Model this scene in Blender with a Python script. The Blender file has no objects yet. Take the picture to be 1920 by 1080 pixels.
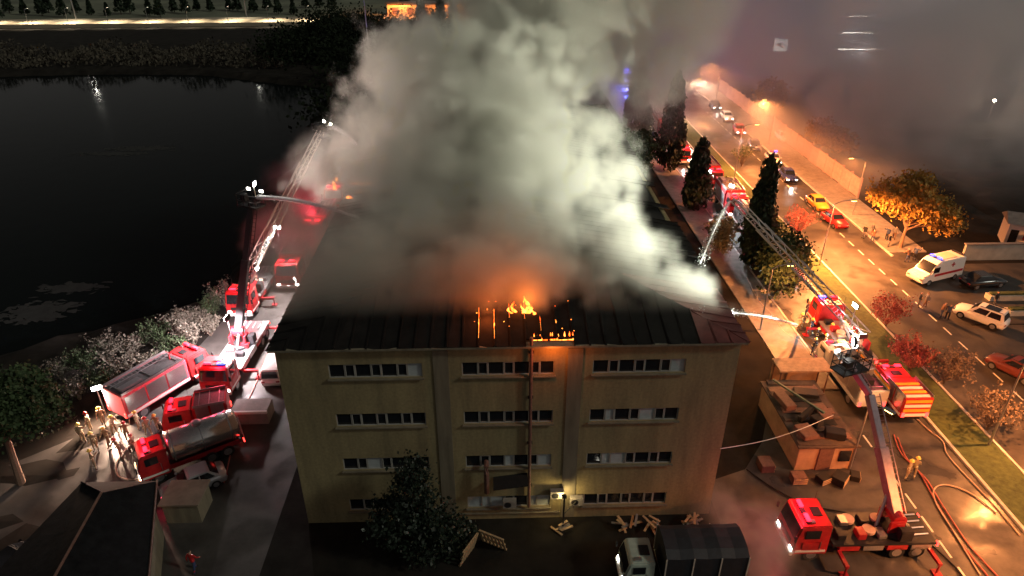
import bpy, bmesh, math, random
import numpy as np
from mathutils import Vector, Matrix
random.seed(7)
sc = bpy.context.scene
COL = sc.collection
R = math.radians

# ------------------------------------------------------------------ camera, sky, sun, exposure
CAM_H, PITCH, YAW, FPX = 34.1, R(28.8), R(-1.76), 1280.0
cam = bpy.data.objects.new('Camera', bpy.data.cameras.new('Camera'))
COL.objects.link(cam)
cam.location = (0, 0, CAM_H)
cam.rotation_euler = (R(90) - PITCH, 0, YAW)
cam.data.lens = 24
cam.data.sensor_width = 36
cam.data.clip_end = 4000
sc.camera = cam

world = bpy.data.worlds.new('World')
sc.world = world
world.use_nodes = True
wn = world.node_tree
sky = wn.nodes.new('ShaderNodeTexSky')
sky.sky_type = 'NISHITA'
sky.sun_disc = False
sky.sun_elevation = R(35)
sky.sun_rotation = R(110)
hs = wn.nodes.new('ShaderNodeHueSaturation')
hs.inputs['Saturation'].default_value = .12
tint = wn.nodes.new('ShaderNodeMix')
tint.data_type = 'RGBA'
tint.blend_type = 'MULTIPLY'
tint.inputs[0].default_value = 1
tint.inputs[7].default_value = (1, .93, .84, 1)
wn.links.new(sky.outputs[0], hs.inputs['Color'])
wn.links.new(hs.outputs[0], tint.inputs[6])
wn.links.new(tint.outputs[2], wn.nodes['Background'].inputs[0])
wn.nodes['Background'].inputs[1].default_value = 0.023

fill_sun = bpy.data.lights.new('smoke_fill_sun', 'SUN')  # sun lamp added as general fill and as key light on the smoke
fill_sun.energy = 0.62
fill_sun.angle = R(6)
fill_sun.color = (.97, 1, .84)
mo = bpy.data.objects.new('smoke_fill_sun', fill_sun)
mo.rotation_euler = Vector((-.8, .3, -.6)).to_track_quat('-Z', 'Y').to_euler()
COL.objects.link(mo)

sc.view_settings.view_transform = 'Standard'
sc.view_settings.look = 'None'
sc.view_settings.exposure = 0
sc.view_settings.gamma = 1
sc.cycles.use_denoising = True
sc.cycles.max_bounces = 7
sc.cycles.diffuse_bounces = 2
sc.cycles.glossy_bounces = 2
sc.cycles.volume_bounces = 2
sc.cycles.transmission_bounces = 3
sc.cycles.volume_step_rate = 3.0
sc.cycles.sample_clamp_indirect = 4


# ------------------------------------------------------------------ helpers
def _ray(px, py):
    x, y = (px - 960) / FPX, (540 - py) / FPX
    d = Vector((x, math.cos(PITCH) + y * math.sin(PITCH), -math.sin(PITCH) + y * math.cos(PITCH)))
    return Matrix.Rotation(YAW, 3, 'Z') @ d

def g(px, py, z=0.0):
    """point of the level plane z seen at a pixel of the photograph"""
    d = _ray(px, py)
    return Vector((0, 0, CAM_H)) + d * ((z - CAM_H) / d.z)

def at(px, py, Y):
    d = _ray(px, py)
    return Vector((0, 0, CAM_H)) + d * (Y / d.y)

MATS = {}
def mat(name, color, rough=.6, metal=0., var=.25, scale=3., bump=0., emit=0., ecol=None, spec=.5, stretch=(1, 1, 1), alpha=1., coat=0.):
    if name in MATS:
        return MATS[name]
    m = bpy.data.materials.new(name)
    m.use_nodes = True
    t = m.node_tree
    b = t.nodes['Principled BSDF']
    b.inputs['Roughness'].default_value = rough
    b.inputs['Metallic'].default_value = metal
    b.inputs['Specular IOR Level'].default_value = spec
    if coat:
        b.inputs['Coat Weight'].default_value = coat
        b.inputs['Coat Roughness'].default_value = .12
    if alpha < 1:
        b.inputs['Alpha'].default_value = alpha
    c = tuple(color)
    if var > 0:
        tc = t.nodes.new('ShaderNodeTexCoord')
        mp = t.nodes.new('ShaderNodeMapping')
        mp.inputs['Scale'].default_value = stretch
        t.links.new(tc.outputs['Object'], mp.inputs[0])
        n = t.nodes.new('ShaderNodeTexNoise')
        n.inputs['Scale'].default_value = scale
        n.inputs['Detail'].default_value = 5
        n.inputs['Roughness'].default_value = .65
        t.links.new(mp.outputs[0], n.inputs[0])
        r = t.nodes.new('ShaderNodeValToRGB')
        r.color_ramp.elements[0].position = .3
        r.color_ramp.elements[1].position = .7
        r.color_ramp.elements[0].color = (*[max(0, v * (1 - var)) for v in c], 1)
        r.color_ramp.elements[1].color = (*[min(1, v * (1 + var)) for v in c], 1)
        t.links.new(n.outputs[0], r.inputs[0])
        t.links.new(r.outputs[0], b.inputs['Base Color'])
        if bump:
            bp = t.nodes.new('ShaderNodeBump')
            bp.inputs['Strength'].default_value = bump
            bp.inputs['Distance'].default_value = .05
            t.links.new(n.outputs[0], bp.inputs['Height'])
            t.links.new(bp.outputs[0], b.inputs['Normal'])
    else:
        b.inputs['Base Color'].default_value = (*c, 1)
    if emit:
        b.inputs['Emission Color'].default_value = (*(ecol or c), 1)
        b.inputs['Emission Strength'].default_value = emit
    MATS[name] = m
    return m

class MB:
    """collects shapes; build() links them as ONE mesh object"""
    def __init__(s):
        s.v, s.f = [], []
    def add(s, vs, fs):
        o = len(s.v)
        s.v += [tuple(p) for p in vs]
        s.f += [tuple(i + o for i in f) for f in fs]
        return s
    def box(s, c, d, rz=0., taper=1.):
        hx, hy, hz = d[0] / 2, d[1] / 2, d[2] / 2
        cs, sn = math.cos(rz), math.sin(rz)
        P = []
        for z in (-1, 1):
            k = taper if z > 0 else 1
            for x, y in ((-1, -1), (1, -1), (1, 1), (-1, 1)):
                a, b = x * hx * k, y * hy * k
                P.append((c[0] + a * cs - b * sn, c[1] + a * sn + b * cs, c[2] + z * hz))
        return s.add(P, [(3, 2, 1, 0), (4, 5, 6, 7), (0, 1, 5, 4), (1, 2, 6, 5), (2, 3, 7, 6), (3, 0, 4, 7)])
    def bar(s, a, b, r, n=4, r2=None):
        a, b = Vector(a), Vector(b)
        r2 = r if r2 is None else r2
        d = (b - a)
        if d.length < 1e-6:
            return s
        d.normalize()
        u = d.cross(Vector((0, 0, 1)) if abs(d.z) < .9 else Vector((1, 0, 0))).normalized()
        w = d.cross(u)
        P = []
        for c, rr in ((a, r), (b, r2)):
            for k in range(n):
                t = 2 * math.pi * (k + .5) / n
                P.append(c + u * rr * math.cos(t) + w * rr * math.sin(t))
        F = [(k, (k + 1) % n, n + (k + 1) % n, n + k) for k in range(n)]
        F += [tuple(range(n - 1, -1, -1)), tuple(range(n, 2 * n))]
        return s.add(P, F)
    def tube(s, pts, r, n=6, r2=None):
        pts = [Vector(p) for p in pts]
        m = len(pts)
        P, F = [], []
        for i, p in enumerate(pts):
            d = (pts[min(i + 1, m - 1)] - pts[max(i - 1, 0)]).normalized()
            u = d.cross(Vector((0, 0, 1)) if abs(d.z) < .95 else Vector((1, 0, 0))).normalized()
            w = d.cross(u)
            rr = r if r2 is None else r + (r2 - r) * i / (m - 1)
            for k in range(n):
                t = 2 * math.pi * k / n
                P.append(p + u * rr * math.cos(t) + w * rr * math.sin(t))
        for i in range(m - 1):
            for k in range(n):
                F.append((i * n + k, i * n + (k + 1) % n, (i + 1) * n + (k + 1) % n, (i + 1) * n + k))
        F += [tuple(range(n - 1, -1, -1)), tuple(range((m - 1) * n, m * n))]
        return s.add(P, F)
    def lathe(s, c, prof, n=16, axis='z'):
        P, F = [], []
        for r, h in prof:
            for k in range(n):
                t = 2 * math.pi * k / n
                a, b = r * math.cos(t), r * math.sin(t)
                q = {'z': (a, b, h), 'y': (a, h, b), 'x': (h, a, b)}[axis]
                P.append((c[0] + q[0], c[1] + q[1], c[2] + q[2]))
        m = len(prof)
        for i in range(m - 1):
            for k in range(n):
                F.append((i * n + k, i * n + (k + 1) % n, (i + 1) * n + (k + 1) % n, (i + 1) * n + k))
        F += [tuple(range(n - 1, -1, -1)), tuple(range((m - 1) * n, m * n))]
        return s.add(P, F)
    def prism(s, prof, y0, y1, ins=0.):
        """profile in (x,z), extruded across y; ins pulls the upper points inwards"""
        zs = [p[1] for p in prof]
        z0, z1 = min(zs), max(zs)
        n = len(prof)
        P = []
        for y, sg in ((y0, 1), (y1, -1)):
            for x, z in prof:
                P.append((x, y + sg * ins * (z - z0) / max(z1 - z0, 1e-6), z))
        F = [tuple(range(n)), tuple(range(2 * n - 1, n - 1, -1))]
        F += [(k, n + k, n + (k + 1) % n, (k + 1) % n) for k in range(n)]
        return s.add(P, F)
    def loft(s, rings):
        n = len(rings[0])
        P = [p for r in rings for p in r]
        F = []
        for i in range(len(rings) - 1):
            for k in range(n):
                F.append((i * n + k, i * n + (k + 1) % n, (i + 1) * n + (k + 1) % n, (i + 1) * n + k))
        F += [tuple(range(n - 1, -1, -1)), tuple(range((len(rings) - 1) * n, len(rings) * n))]
        return s.add(P, F)
    def mesh(s, name, m, bevel=0., smooth=False):
        me = bpy.data.meshes.new(name)
        me.from_pydata(s.v, [], s.f)
        bm = bmesh.new()
        bm.from_mesh(me)
        bmesh.ops.recalc_face_normals(bm, faces=bm.faces)
        if bevel:
            bmesh.ops.bevel(bm, geom=[e for e in bm.edges if e.is_manifold and e.calc_face_angle(0) > .5],
                            offset=bevel, segments=2, affect='EDGES', clamp_overlap=True)
        bm.to_mesh(me)
        bm.free()
        if smooth:
            me.polygons.foreach_set('use_smooth', [True] * len(me.polygons))
        for q in (m if isinstance(m, (list, tuple)) else [m]):
            me.materials.append(q)
        return me
    def build(s, name, m, parent=None, bevel=0., smooth=False):
        return link(name, s.mesh(name, m, bevel, smooth), parent)

def link(name, me, parent=None):
    o = bpy.data.objects.new(name, me)
    COL.objects.link(o)
    if parent is not None:
        o.parent = parent
    return o

def tag(o, label, cat, group=None):
    o['label'] = label
    o['category'] = cat
    if group:
        o['group'] = group
    return o

def thing(name, label, cat, loc=(0, 0, 0), rz=0., group=None):
    o = bpy.data.objects.new(name, None)
    o.empty_display_size = .3
    COL.objects.link(o)
    o.location = loc
    o.rotation_euler = (0, 0, rz)
    return tag(o, label, cat, group)

def struct(o, kind='structure', label=None):
    o['kind'] = kind
    if label:
        o['label'] = label
    return o

def copy_tree(o, parent=None):
    c = o.copy()
    COL.objects.link(c)
    c.parent = parent
    for ch in list(o.children):
        copy_tree(ch, c)
    return c

def lamp(loc, energy, color, parent=None, radius=.2, aim=None, cone=100, blend=.5, name='light'):
    l = bpy.data.lights.new(name, 'SPOT' if aim is not None else 'POINT')
    l.energy = energy
    l.color = color
    l.shadow_soft_size = radius
    o = bpy.data.objects.new(name, l)
    COL.objects.link(o)
    o.location = loc
    if parent is not None:
        o.parent = parent
    if aim is not None:
        l.spot_size = R(cone)
        l.spot_blend = blend
        o.rotation_euler = (Vector(aim) - Vector(loc)).to_track_quat('-Z', 'Y').to_euler()
    return o

def loc_of(root, p):
    """world point in the frame of a thing that stands at root"""
    m = Matrix.Translation(root.location) @ root.rotation_euler.to_matrix().to_4x4()
    return m.inverted() @ Vector(p)

def sheet(name, poly, z, m, kind='structure', parent=None):
    me = bpy.data.meshes.new(name)
    me.from_pydata([(p[0], p[1], z) for p in poly], [], [tuple(range(len(poly)))])
    me.materials.append(m)
    o = link(name, me, parent)
    if kind:
        o['kind'] = kind
    return o

# ------------------------------------------------------------------ materials
asphalt = mat('asphalt', (.05, .046, .043), .42, var=.45, scale=.8, bump=.25)
asphalt_old = mat('asphalt_old', (.055, .05, .046), .6, spec=.25, var=.4, scale=.5, bump=.3)
paving = mat('paving', (.2, .18, .16), .6, var=.3, scale=1.4, bump=.3)
concrete = mat('concrete', (.22, .2, .185), .75, var=.25, scale=1.5, bump=.2)
kerb_m = mat('kerb_concrete', (.42, .4, .37), .7, var=.2, scale=2)
earth = mat('earth', (.018, .0155, .013), .95, spec=.1, var=.5, scale=.35, bump=.8)
grass_m = mat('lawn', (.05, .07, .022), .95, var=.4, scale=2.5, bump=.9)
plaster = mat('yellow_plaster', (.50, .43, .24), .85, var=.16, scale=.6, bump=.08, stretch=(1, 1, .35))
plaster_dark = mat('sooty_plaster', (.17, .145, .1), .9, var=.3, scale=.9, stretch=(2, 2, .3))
white_trim = mat('white_frame', (.36, .35, .32), .5, var=.1, scale=4)
glass = mat('dark_glass', (.012, .014, .018), .08, var=0, spec=.8)
curtain = mat('pale_blind', (.42, .45, .46), .35, var=.15, scale=3)
sheet_m = mat('roof_sheet_red', (.15, .04, .034), .5, var=.45, scale=1.2, metal=.1)
soot_sheet = mat('roof_sheet_burnt', (.009, .0075, .007), .9, spec=.2, var=.6, scale=1.2)
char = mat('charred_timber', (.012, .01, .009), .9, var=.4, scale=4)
rust = mat('brown_metal', (.16, .08, .06), .6, var=.3, scale=5)
red_paint = mat('red_paint', (.42, .018, .02), .36, var=.3, scale=2.2, coat=.3)
red_dark = mat('deep_red_paint', (.34, .014, .02), .3, var=.1, scale=6, coat=.5)
white_paint = mat('white_paint', (.78, .77, .74), .3, var=.06, scale=6, coat=.4)
cream_paint = mat('cream_paint', (.72, .64, .45), .3, var=.06, scale=6, coat=.4)
grey_metal = mat('grey_metal', (.4, .4, .41), .35, metal=.8, var=.15, scale=8)
alu = mat('aluminium', (.62, .62, .63), .28, metal=.9, var=.1, scale=10)
dark_metal = mat('dark_metal', (.03, .03, .033), .45, metal=.5, var=.2, scale=6)
black = mat('black_rubber', (.012, .012, .012), .8, var=.2, scale=8)
blue_paint = mat('navy_paint', (.02, .03, .12), .25, var=.05, coat=.6)
black_paint = mat('black_paint', (.012, .013, .017), .22, var=.05, coat=.6)
silver_paint = mat('silver_paint', (.5, .5, .52), .28, metal=.5, var=.05, coat=.5)
yellow_paint = mat('taxi_orange_paint', (.75, .32, .03), .3, var=.05, coat=.5)
amber_strip = mat('amber_strip', (.85, .4, .03), .4, var=.1)
navy_tarp = mat('navy_tarpaulin', (.02, .024, .03), .55, var=.3, scale=3)
wood_m = mat('pallet_wood', (.46, .31, .17), .8, var=.3, scale=6, stretch=(1, 6, 1))
bark = mat('bark', (.07, .05, .035), .9, var=.4, scale=8, bump=.5)
bark_pale = mat('pale_bark', (.2, .13, .09), .9, var=.3, scale=8, bump=.4)
hose_m = mat('red_hose', (.4, .1, .08), .6, var=.15)
hose_pale = mat('canvas_hose', (.5, .36, .28), .7, var=.15)
E_white = mat('lamp_white', (1, 1, 1), var=0, emit=45, ecol=(1, .96, .88))
E_head = mat('headlight_glow', (1, 1, 1), var=0, emit=14, ecol=(1, .95, .82))
E_red = mat('beacon_red', (.9, .02, .03), var=0, emit=7, ecol=(1, .012, .03))
E_tail = mat('tail_light_red', (.8, .02, .02), var=0, emit=6, ecol=(1, .04, .03))
E_blue = mat('beacon_blue', (.05, .08, .9), var=0, emit=9, ecol=(.03, .05, 1))
E_amber = mat('beacon_amber', (1, .4, .03), var=0, emit=10, ecol=(1, .35, .03))
E_sodium = mat('sodium_lens', (1, .6, .2), var=0, emit=30, ecol=(1, .5, .12))
E_green = mat('panel_green', (.1, .8, .3), var=0, emit=1.5, ecol=(.1, .9, .3))
SODIUM = (1, .32, .085)
FLOOD = (1, .96, .82)
REDL = (1, .05, .1)

def wet(m, sc_=.22, lo=.16, hi=.7):
    t = m.node_tree
    n = t.nodes.new('ShaderNodeTexNoise')
    n.inputs['Scale'].default_value = sc_
    n.inputs['Detail'].default_value = 4
    tc = t.nodes.new('ShaderNodeTexCoord')
    t.links.new(tc.outputs['Object'], n.inputs[0])
    mr = t.nodes.new('ShaderNodeMapRange')
    mr.inputs['From Min'].default_value = .42
    mr.inputs['From Max'].default_value = .58
    mr.inputs['To Min'].default_value = lo
    mr.inputs['To Max'].default_value = hi
    t.links.new(n.outputs[0], mr.inputs[0])
    t.links.new(mr.outputs[0], t.nodes['Principled BSDF'].inputs['Roughness'])
wet(asphalt, .3, .27)
wet(asphalt_old, .25, .3)
# ------------------------------------------------------------------ terrain and lake
def lake_mask(x, y):
    shore = -29.5 + 2.0 * np.sin(y * .11) + 1.2 * np.sin(y * .31 + 1) - np.clip((62 - y), 0, 40) * 1.15
    far = 176 + 3 * np.sin(x * .05) + np.where(x > -70, (x + 70) * -.35, 0)
    a = np.clip((shore - x) / 3.5, 0, 1)
    b = np.clip((far - y) / 6.0, 0, 1)
    c = np.clip((y - 36) / 6.0, 0, 1)
    return a * b * c

def axis_lines(lo, hi, dlo, dhi, step):
    core = list(np.arange(dlo, dhi + .01, step))
    out = []
    d, p = step, dlo
    while p > lo:
        d *= 1.3
        p -= d
        out.append(p)
    out = out[::-1] + core
    d, p = step, core[-1]
    while p < hi:
        d *= 1.3
        p += d
        out.append(p)
    return np.array(out)

gx = axis_lines(-1800, 1800, -170, 70, 2.0)
gy = axis_lines(-300, 2500, 16, 215, 2.0)
GX, GY = np.meshgrid(gx, gy, indexing='ij')
rr = np.random.default_rng(3)
rough = rr.normal(0, .05, GX.shape)
flat = ((GX > -30) & (GX < 62) & (GY < 175)) | (GY > 215)
GZ = -3.0 * lake_mask(GX, GY) + np.where(flat, 0, rough * 2.2) - .03
nx, ny = GX.shape
idx = np.arange(nx * ny).reshape(nx, ny)
quads = np.stack([idx[:-1, :-1], idx[1:, :-1], idx[1:, 1:], idx[:-1, 1:]], -1).reshape(-1, 4)
me = bpy.data.meshes.new('ground')
me.from_pydata(np.stack([GX, GY, GZ], -1).reshape(-1, 3).tolist(), [], quads.tolist())
me.materials.append(earth)
struct(link('ground', me))

water_m = bpy.data.materials.new('lake_water')
water_m.use_nodes = True
t = water_m.node_tree
b = t.nodes['Principled BSDF']
b.inputs['Base Color'].default_value = (.004, .006, .006, 1)
b.inputs['Roughness'].default_value = .09
b.inputs['IOR'].default_value = 1.08
tc = t.nodes.new('ShaderNodeTexCoord')
n1 = t.nodes.new('ShaderNodeTexNoise')
n1.inputs['Scale'].default_value = .55
n1.inputs['Detail'].default_value = 6
bp = t.nodes.new('ShaderNodeBump')
bp.inputs['Strength'].default_value = .06
bp.inputs['Distance'].default_value = .3
t.links.new(tc.outputs['Object'], n1.inputs[0])
t.links.new(n1.outputs[0], bp.inputs['Height'])
t.links.new(bp.outputs[0], b.inputs['Normal'])
sheet('lake', [(-900, 30), (-24, 30), (-24, 190), (-900, 190)], -1.1, water_m)

# ------------------------------------------------------------------ roads and pavements
Y0, Y1 = 8, 240
sheet('yard_pavement', [(-31, 12), (-14, 12), (-14, 50), (-16, 84), (-24.5, 110), (-26, 84), (-25.6, 58), (-26.8, 50), (-30, 41), (-38, 34), (-44, 28), (-40, 12)], .004, asphalt_old)
sheet('front_yard', [(-14, 14), (14.2, 14), (14.2, 31.2), (-14, 31.2)], .006, earth)
sheet('side_yard', [(14.2, 12), (24.6, 12), (24.6, 44), (22, 43), (19.6, 38), (17.4, 35.2), (14.2, 34)], .008, asphalt)
sheet('garden_strip_shade', [(14.2, 34), (17.4, 35.2), (19.6, 38), (22, 43), (24.4, 44), (24.4, 190), (14.2, 190)], .008, earth)  # earth carried forward over the side yard to darken its shaded part
road_a = sheet('road', [(24.6, Y0), (33.0, Y0), (33.0, Y1), (27.9, Y1), (27.9, 44), (24.6, 44)], .012, asphalt)
road_b = sheet('road', [(36.6, Y0), (45.0, Y0), (45.0, Y1), (36.6, Y1)], .012, asphalt_old)
road_a.name, road_b.name = 'service_road', 'main_road'
struct(MB().box((26.1, 117, .05), (3.4, 146, .14)).build('sidewalk', paving))
struct(MB().box((34.8, 124, .05), (3.2, 232, .12)).build('median', grass_m))
struct(MB().box((33.1, 124, .075), (.22, 232, .2)).build('kerb', kerb_m))
struct(MB().box((36.5, 124, .075), (.2, 232, .19)).build('kerb', kerb_m))
struct(MB().box((45.1, 153, .075), (.2, 170, .19)).build('kerb', kerb_m))
struct(MB().box((27.9, 117, .065), (.18, 146, .18)).build('kerb', kerb_m))
struct(MB().box((47.4, 155, .05), (4.4, 172, .13)).build('sidewalk', paving))
sheet('driveway', [(45.0, 53.5), (66, 53.5), (66, 66), (48, 66), (47, 68.9), (45.0, 68.9)], .014, asphalt_old)
sheet('parking_bay', [(45.0, 30), (66, 30), (66, 53.3), (45.0, 53.3)], .013, asphalt_old)
paint = mat('road_paint', (.62, .6, .55), .6, var=.3, scale=4)
dash_me = MB().box((0, 0, 0), (.13, 1.3, .006)).mesh('lane_dash', paint)
for k in range(9):
    o = link('lane_dash', dash_me, road_a)
    o.location = (27.35, 22.2 + 1.95 * k, .017)
for k in range(40):
    o = link('lane_dash', dash_me, road_b)
    o.location = (42.1, 38 + 2.4 * k, .017)

# ------------------------------------------------------------------ the burning building
BX0, BX1, BY0, BY1, BH = -12.0, 13.7, 31.3, 84.0, 13.3
bld = thing('office_building', 'four storey yellow plastered building with burning roof and strip windows', 'building', (0.85, BY0, 0))
def BL(x, y, z):
    return (x - .85, y - BY0, z)
bays = [(-9.25, -4.05), (-1.85, 3.35), (5.5, 10.75)]
rows = [(11.28, 12.2), (7.82, 8.74), (4.42, 5.36), (1.02, 1.98)]
xs = sorted([BX0, BX1] + [v for b_ in bays for v in b_])
zs = sorted([0, BH] + [v for r_ in rows for v in r_])
w = MB()
for i in range(len(xs) - 1):
    for j in range(len(zs) - 1):
        xm, zm = (xs[i] + xs[i + 1]) / 2, (zs[j] + zs[j + 1]) / 2
        if any(a < xm < b_ for a, b_ in bays) and any(a < zm < b_ for a, b_ in rows):
            continue
        w.box(BL(xm, BY0 + .15, zm), (xs[i + 1] - xs[i], .3, zs[j + 1] - zs[j]))
# side and back walls
for x in (BX0 + .15, BX1 - .15):
    w.box(BL(x, (BY0 + .3 + BY1) / 2, BH / 2), (.3, BY1 - BY0 - .3, BH))
w.box(BL(.85, BY1 - .15, BH / 2), (BX1 - BX0 - .62, .3, BH))
wall_o = w.build('wall', None, bld)
wm = bpy.data.materials.new('streaked_yellow_plaster')  # plaster colour lowered to offset the bright ambient sky
wm.use_nodes = True
t = wm.node_tree
b = t.nodes['Principled BSDF']
b.inputs['Roughness'].default_value = .88
tc = t.nodes.new('ShaderNodeTexCoord')
mp = t.nodes.new('ShaderNodeMapping')
mp.inputs['Scale'].default_value = (1, 1, .16)
t.links.new(tc.outputs['Object'], mp.inputs[0])
na_ = t.nodes.new('ShaderNodeTexNoise')
na_.inputs['Scale'].default_value = .9
na_.inputs['Detail'].default_value = 7
na_.inputs['Roughness'].default_value = .7
t.links.new(mp.outputs[0], na_.inputs[0])
nb_ = t.nodes.new('ShaderNodeTexNoise')
nb_.inputs['Scale'].default_value = 6
nb_.inputs['Detail'].default_value = 6
t.links.new(tc.outputs['Object'], nb_.inputs[0])
r1 = t.nodes.new('ShaderNodeValToRGB')
for e, p, c in zip(r1.color_ramp.elements, (.32, .62), ((.215, .172, .092, 1), (.345, .278, .142, 1))):
    e.position, e.color = p, c
t.links.new(na_.outputs[0], r1.inputs[0])
r2 = t.nodes.new('ShaderNodeValToRGB')
for e, p, c in zip(r2.color_ramp.elements, (.25, .75), ((.72, .72, .72, 1), (1, 1, 1, 1))):
    e.position, e.color = p, c
t.links.new(nb_.outputs[0], r2.inputs[0])
mx = t.nodes.new('ShaderNodeMix')
mx.data_type = 'RGBA'
mx.blend_type = 'MULTIPLY'
mx.inputs[0].default_value = 1
t.links.new(r1.outputs[0], mx.inputs[6])
t.links.new(r2.outputs[0], mx.inputs[7])
t.links.new(mx.outputs[2], b.inputs['Base Color'])
wall_o.data.materials.clear()
wall_o.data.materials.append(wm)

pane_rng = random.Random(5)
for bi, (x0, x1) in enumerate(bays):
    for ri, (z0, z1) in enumerate(rows):
        cx, cz = (x0 + x1) / 2, (z0 + z1) / 2
        wd = bpy.data.objects.new('window', None)
        COL.objects.link(wd)
        wd.parent = bld
        wd.location = BL(cx, BY0, cz)
        W, Hh = x1 - x0, z1 - z0
        fr = MB()
        fr.box((0, .1, Hh / 2 - .025), (W, .07, .05)).box((0, .1, -Hh / 2 + .025), (W, .07, .05))
        cuts = [0, .17, .285, .45, .565, .73, .845, 1]
        ex = [-W / 2 + W * c for c in cuts]
        for k, x in enumerate(ex):
            xx = min(max(x, -W / 2 + .028), W / 2 - .028)
            fr.box((xx, .1, 0), (.055, .068, Hh - .1))
        fr.build('frame', white_trim, wd)
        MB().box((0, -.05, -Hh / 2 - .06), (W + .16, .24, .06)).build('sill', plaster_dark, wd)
        for k in range(7):
            a, c = ex[k] + .03, ex[k + 1] - .03
            opening = k in (1, 3, 5)
            m = curtain if (ri == 3 and bi == 1 and k in (0, 1, 2, 5, 6)) or pane_rng.random() < .09 else glass
            MB().box(((a + c) / 2, .12, 0), (c - a, .014, Hh - .11)).build('pane', m, wd)
            if opening:
                s_ = MB()
                for zz in (-1, 1):
                    s_.box(((a + c) / 2, .075, zz * (Hh / 2 - .07)), (c - a, .05, .04))
                for xx in (a + .03, c - .03):
                    s_.box((xx, .075, 0), (.04, .049, Hh - .21))
                s_.build('sash', white_trim, wd)
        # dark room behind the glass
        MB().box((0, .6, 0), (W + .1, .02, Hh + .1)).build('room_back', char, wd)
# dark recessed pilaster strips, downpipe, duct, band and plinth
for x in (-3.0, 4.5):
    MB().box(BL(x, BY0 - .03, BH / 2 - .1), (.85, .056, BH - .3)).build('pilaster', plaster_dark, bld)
MB().bar(BL(2.02, BY0 - .2, 1.2), BL(2.02, BY0 - .2, 13.9), .1, 10).build('flue_pipe', rust, bld)
for z in (3, 6.4, 9.8, 12.9):
    MB().box(BL(2.02, BY0 - .1, z), (.3, .22, .06)).build('pipe_bracket', dark_metal, bld)
d = MB()
d.tube([BL(-.6, BY0 - .02, 4.9), BL(-.6, BY0 - .45, 4.9), BL(-.6, BY0 - .5, 4.4), BL(-.6, BY0 - .5, 2.8)], .16, 8)
d.build('exhaust_duct', rust, bld)
d = MB()
d.prism([(-.2 - .85, 3.55), (1.9 - .85, 3.85), (1.9 - .85, 3.92), (-.2 - .85, 3.62)], -1.1, -.02)
d.build('awning', char, bld)
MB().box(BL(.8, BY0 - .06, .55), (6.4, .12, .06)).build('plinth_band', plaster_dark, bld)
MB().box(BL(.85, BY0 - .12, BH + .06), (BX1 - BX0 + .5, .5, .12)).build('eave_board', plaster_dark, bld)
for x, z in ((3.75, 2.35), (5.0, 1.75), (.8, .75 + .9)):
    u = MB().box(BL(x, BY0 - .28, z), (.85, .36, .6)).build('air_conditioner', concrete, bld, bevel=.02)
    MB().lathe(BL(x - .12, BY0 - .465, z), [(.23, 0), (.23, .012)], 16, 'y').build('fan_grille', dark_metal, u)
post = thing('lamp_post', 'thin dark post with a side bracket standing against the yellow wall', 'post', (4.15, BY0 - .9, 0))
MB().bar((0, 0, 0), (0, 0, 2.6), .06, 8).build('pole', dark_metal, post)
MB().bar((0, 0, 1.2), (.9, .5, 1.9), .03, 6).build('bracket', dark_metal, post)
MB().box((0, .12, 2.62), (.3, .34, .1)).build('lamp_head', dark_metal, post, bevel=.02)
MB().box((0, .12, 2.56), (.22, .26, .02)).build('lens', mat('warm_lens', (1, .85, .5), var=0, emit=12, ecol=(1, .8, .4)), post)
lamp((0, .1, 2.45), 130, (1, .74, .3), post, .1, name='lamp_light')

# hip roof of standing sheets
roof = bpy.data.objects.new('roof', None)
COL.objects.link(roof)
roof.parent = bld
EX0, EX1, EY0, EY1 = BX0 - .35, BX1 + .35, BY0 - .35, BY1 + .35
HALF = (EX1 - EX0) / 2
MX = (EX0 + EX1) / 2
RISE = 2.5
ZE = BH + .13
def roof_z(dist):
    return ZE + RISE * dist / HALF
def strip(P, m, name='roof_sheet'):
    """P: quad corners eave0, eave1, top1, top0 (world)"""
    th = .05
    a = [Vector(BL(*p)) + Vector((0, 0, random.uniform(-.05, .06))) for p in P]
    lo = [p - Vector((0, 0, th)) for p in a]
    mb = MB().add(lo + a, [(3, 2, 1, 0), (4, 5, 6, 7), (0, 1, 5, 4), (1, 2, 6, 5), (2, 3, 7, 6), (3, 0, 4, 7)])
    for k in (0, 1):   # raised seams
        e0, e1 = a[k], a[3 - k]
        mb.bar(e0 + Vector((0, 0, .03)), e1 + Vector((0, 0, .03)), .035, 4)
    return mb.build(name, m, roof)
SP = .87
X_fire = at(900, 600, 36).x
edges = [X_fire + SP * k for k in range(-16, 18)]
edges = [e for e in edges if EX0 + .1 < e < EX1 - .1]
edges = [EX0 + .05] + edges + [EX1 - .05]
for k in range(len(edges) - 1):
    a, c = edges[k] + .03, edges[k + 1] - .03
    ya, yc = [EY0 + (HALF - abs(x - MX)) for x in (a, c)]
    y0 = EY0
    hot = 1.2 < a < 3.6
    if hot:
        y0 = EY0 + .55
    if ya - y0 < .1 and yc - y0 < .1:
        continue
    burnt = soot_sheet if a < 11.2 else sheet_m
    z = lambda y: roof_z(y - EY0)
    strip([(a, y0, z(y0)), (c, y0, z(y0)), (c, max(yc, y0 + .05), z(max(yc, y0 + .05))), (a, max(ya, y0 + .05), z(max(ya, y0 + .05)))], burnt)
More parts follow.
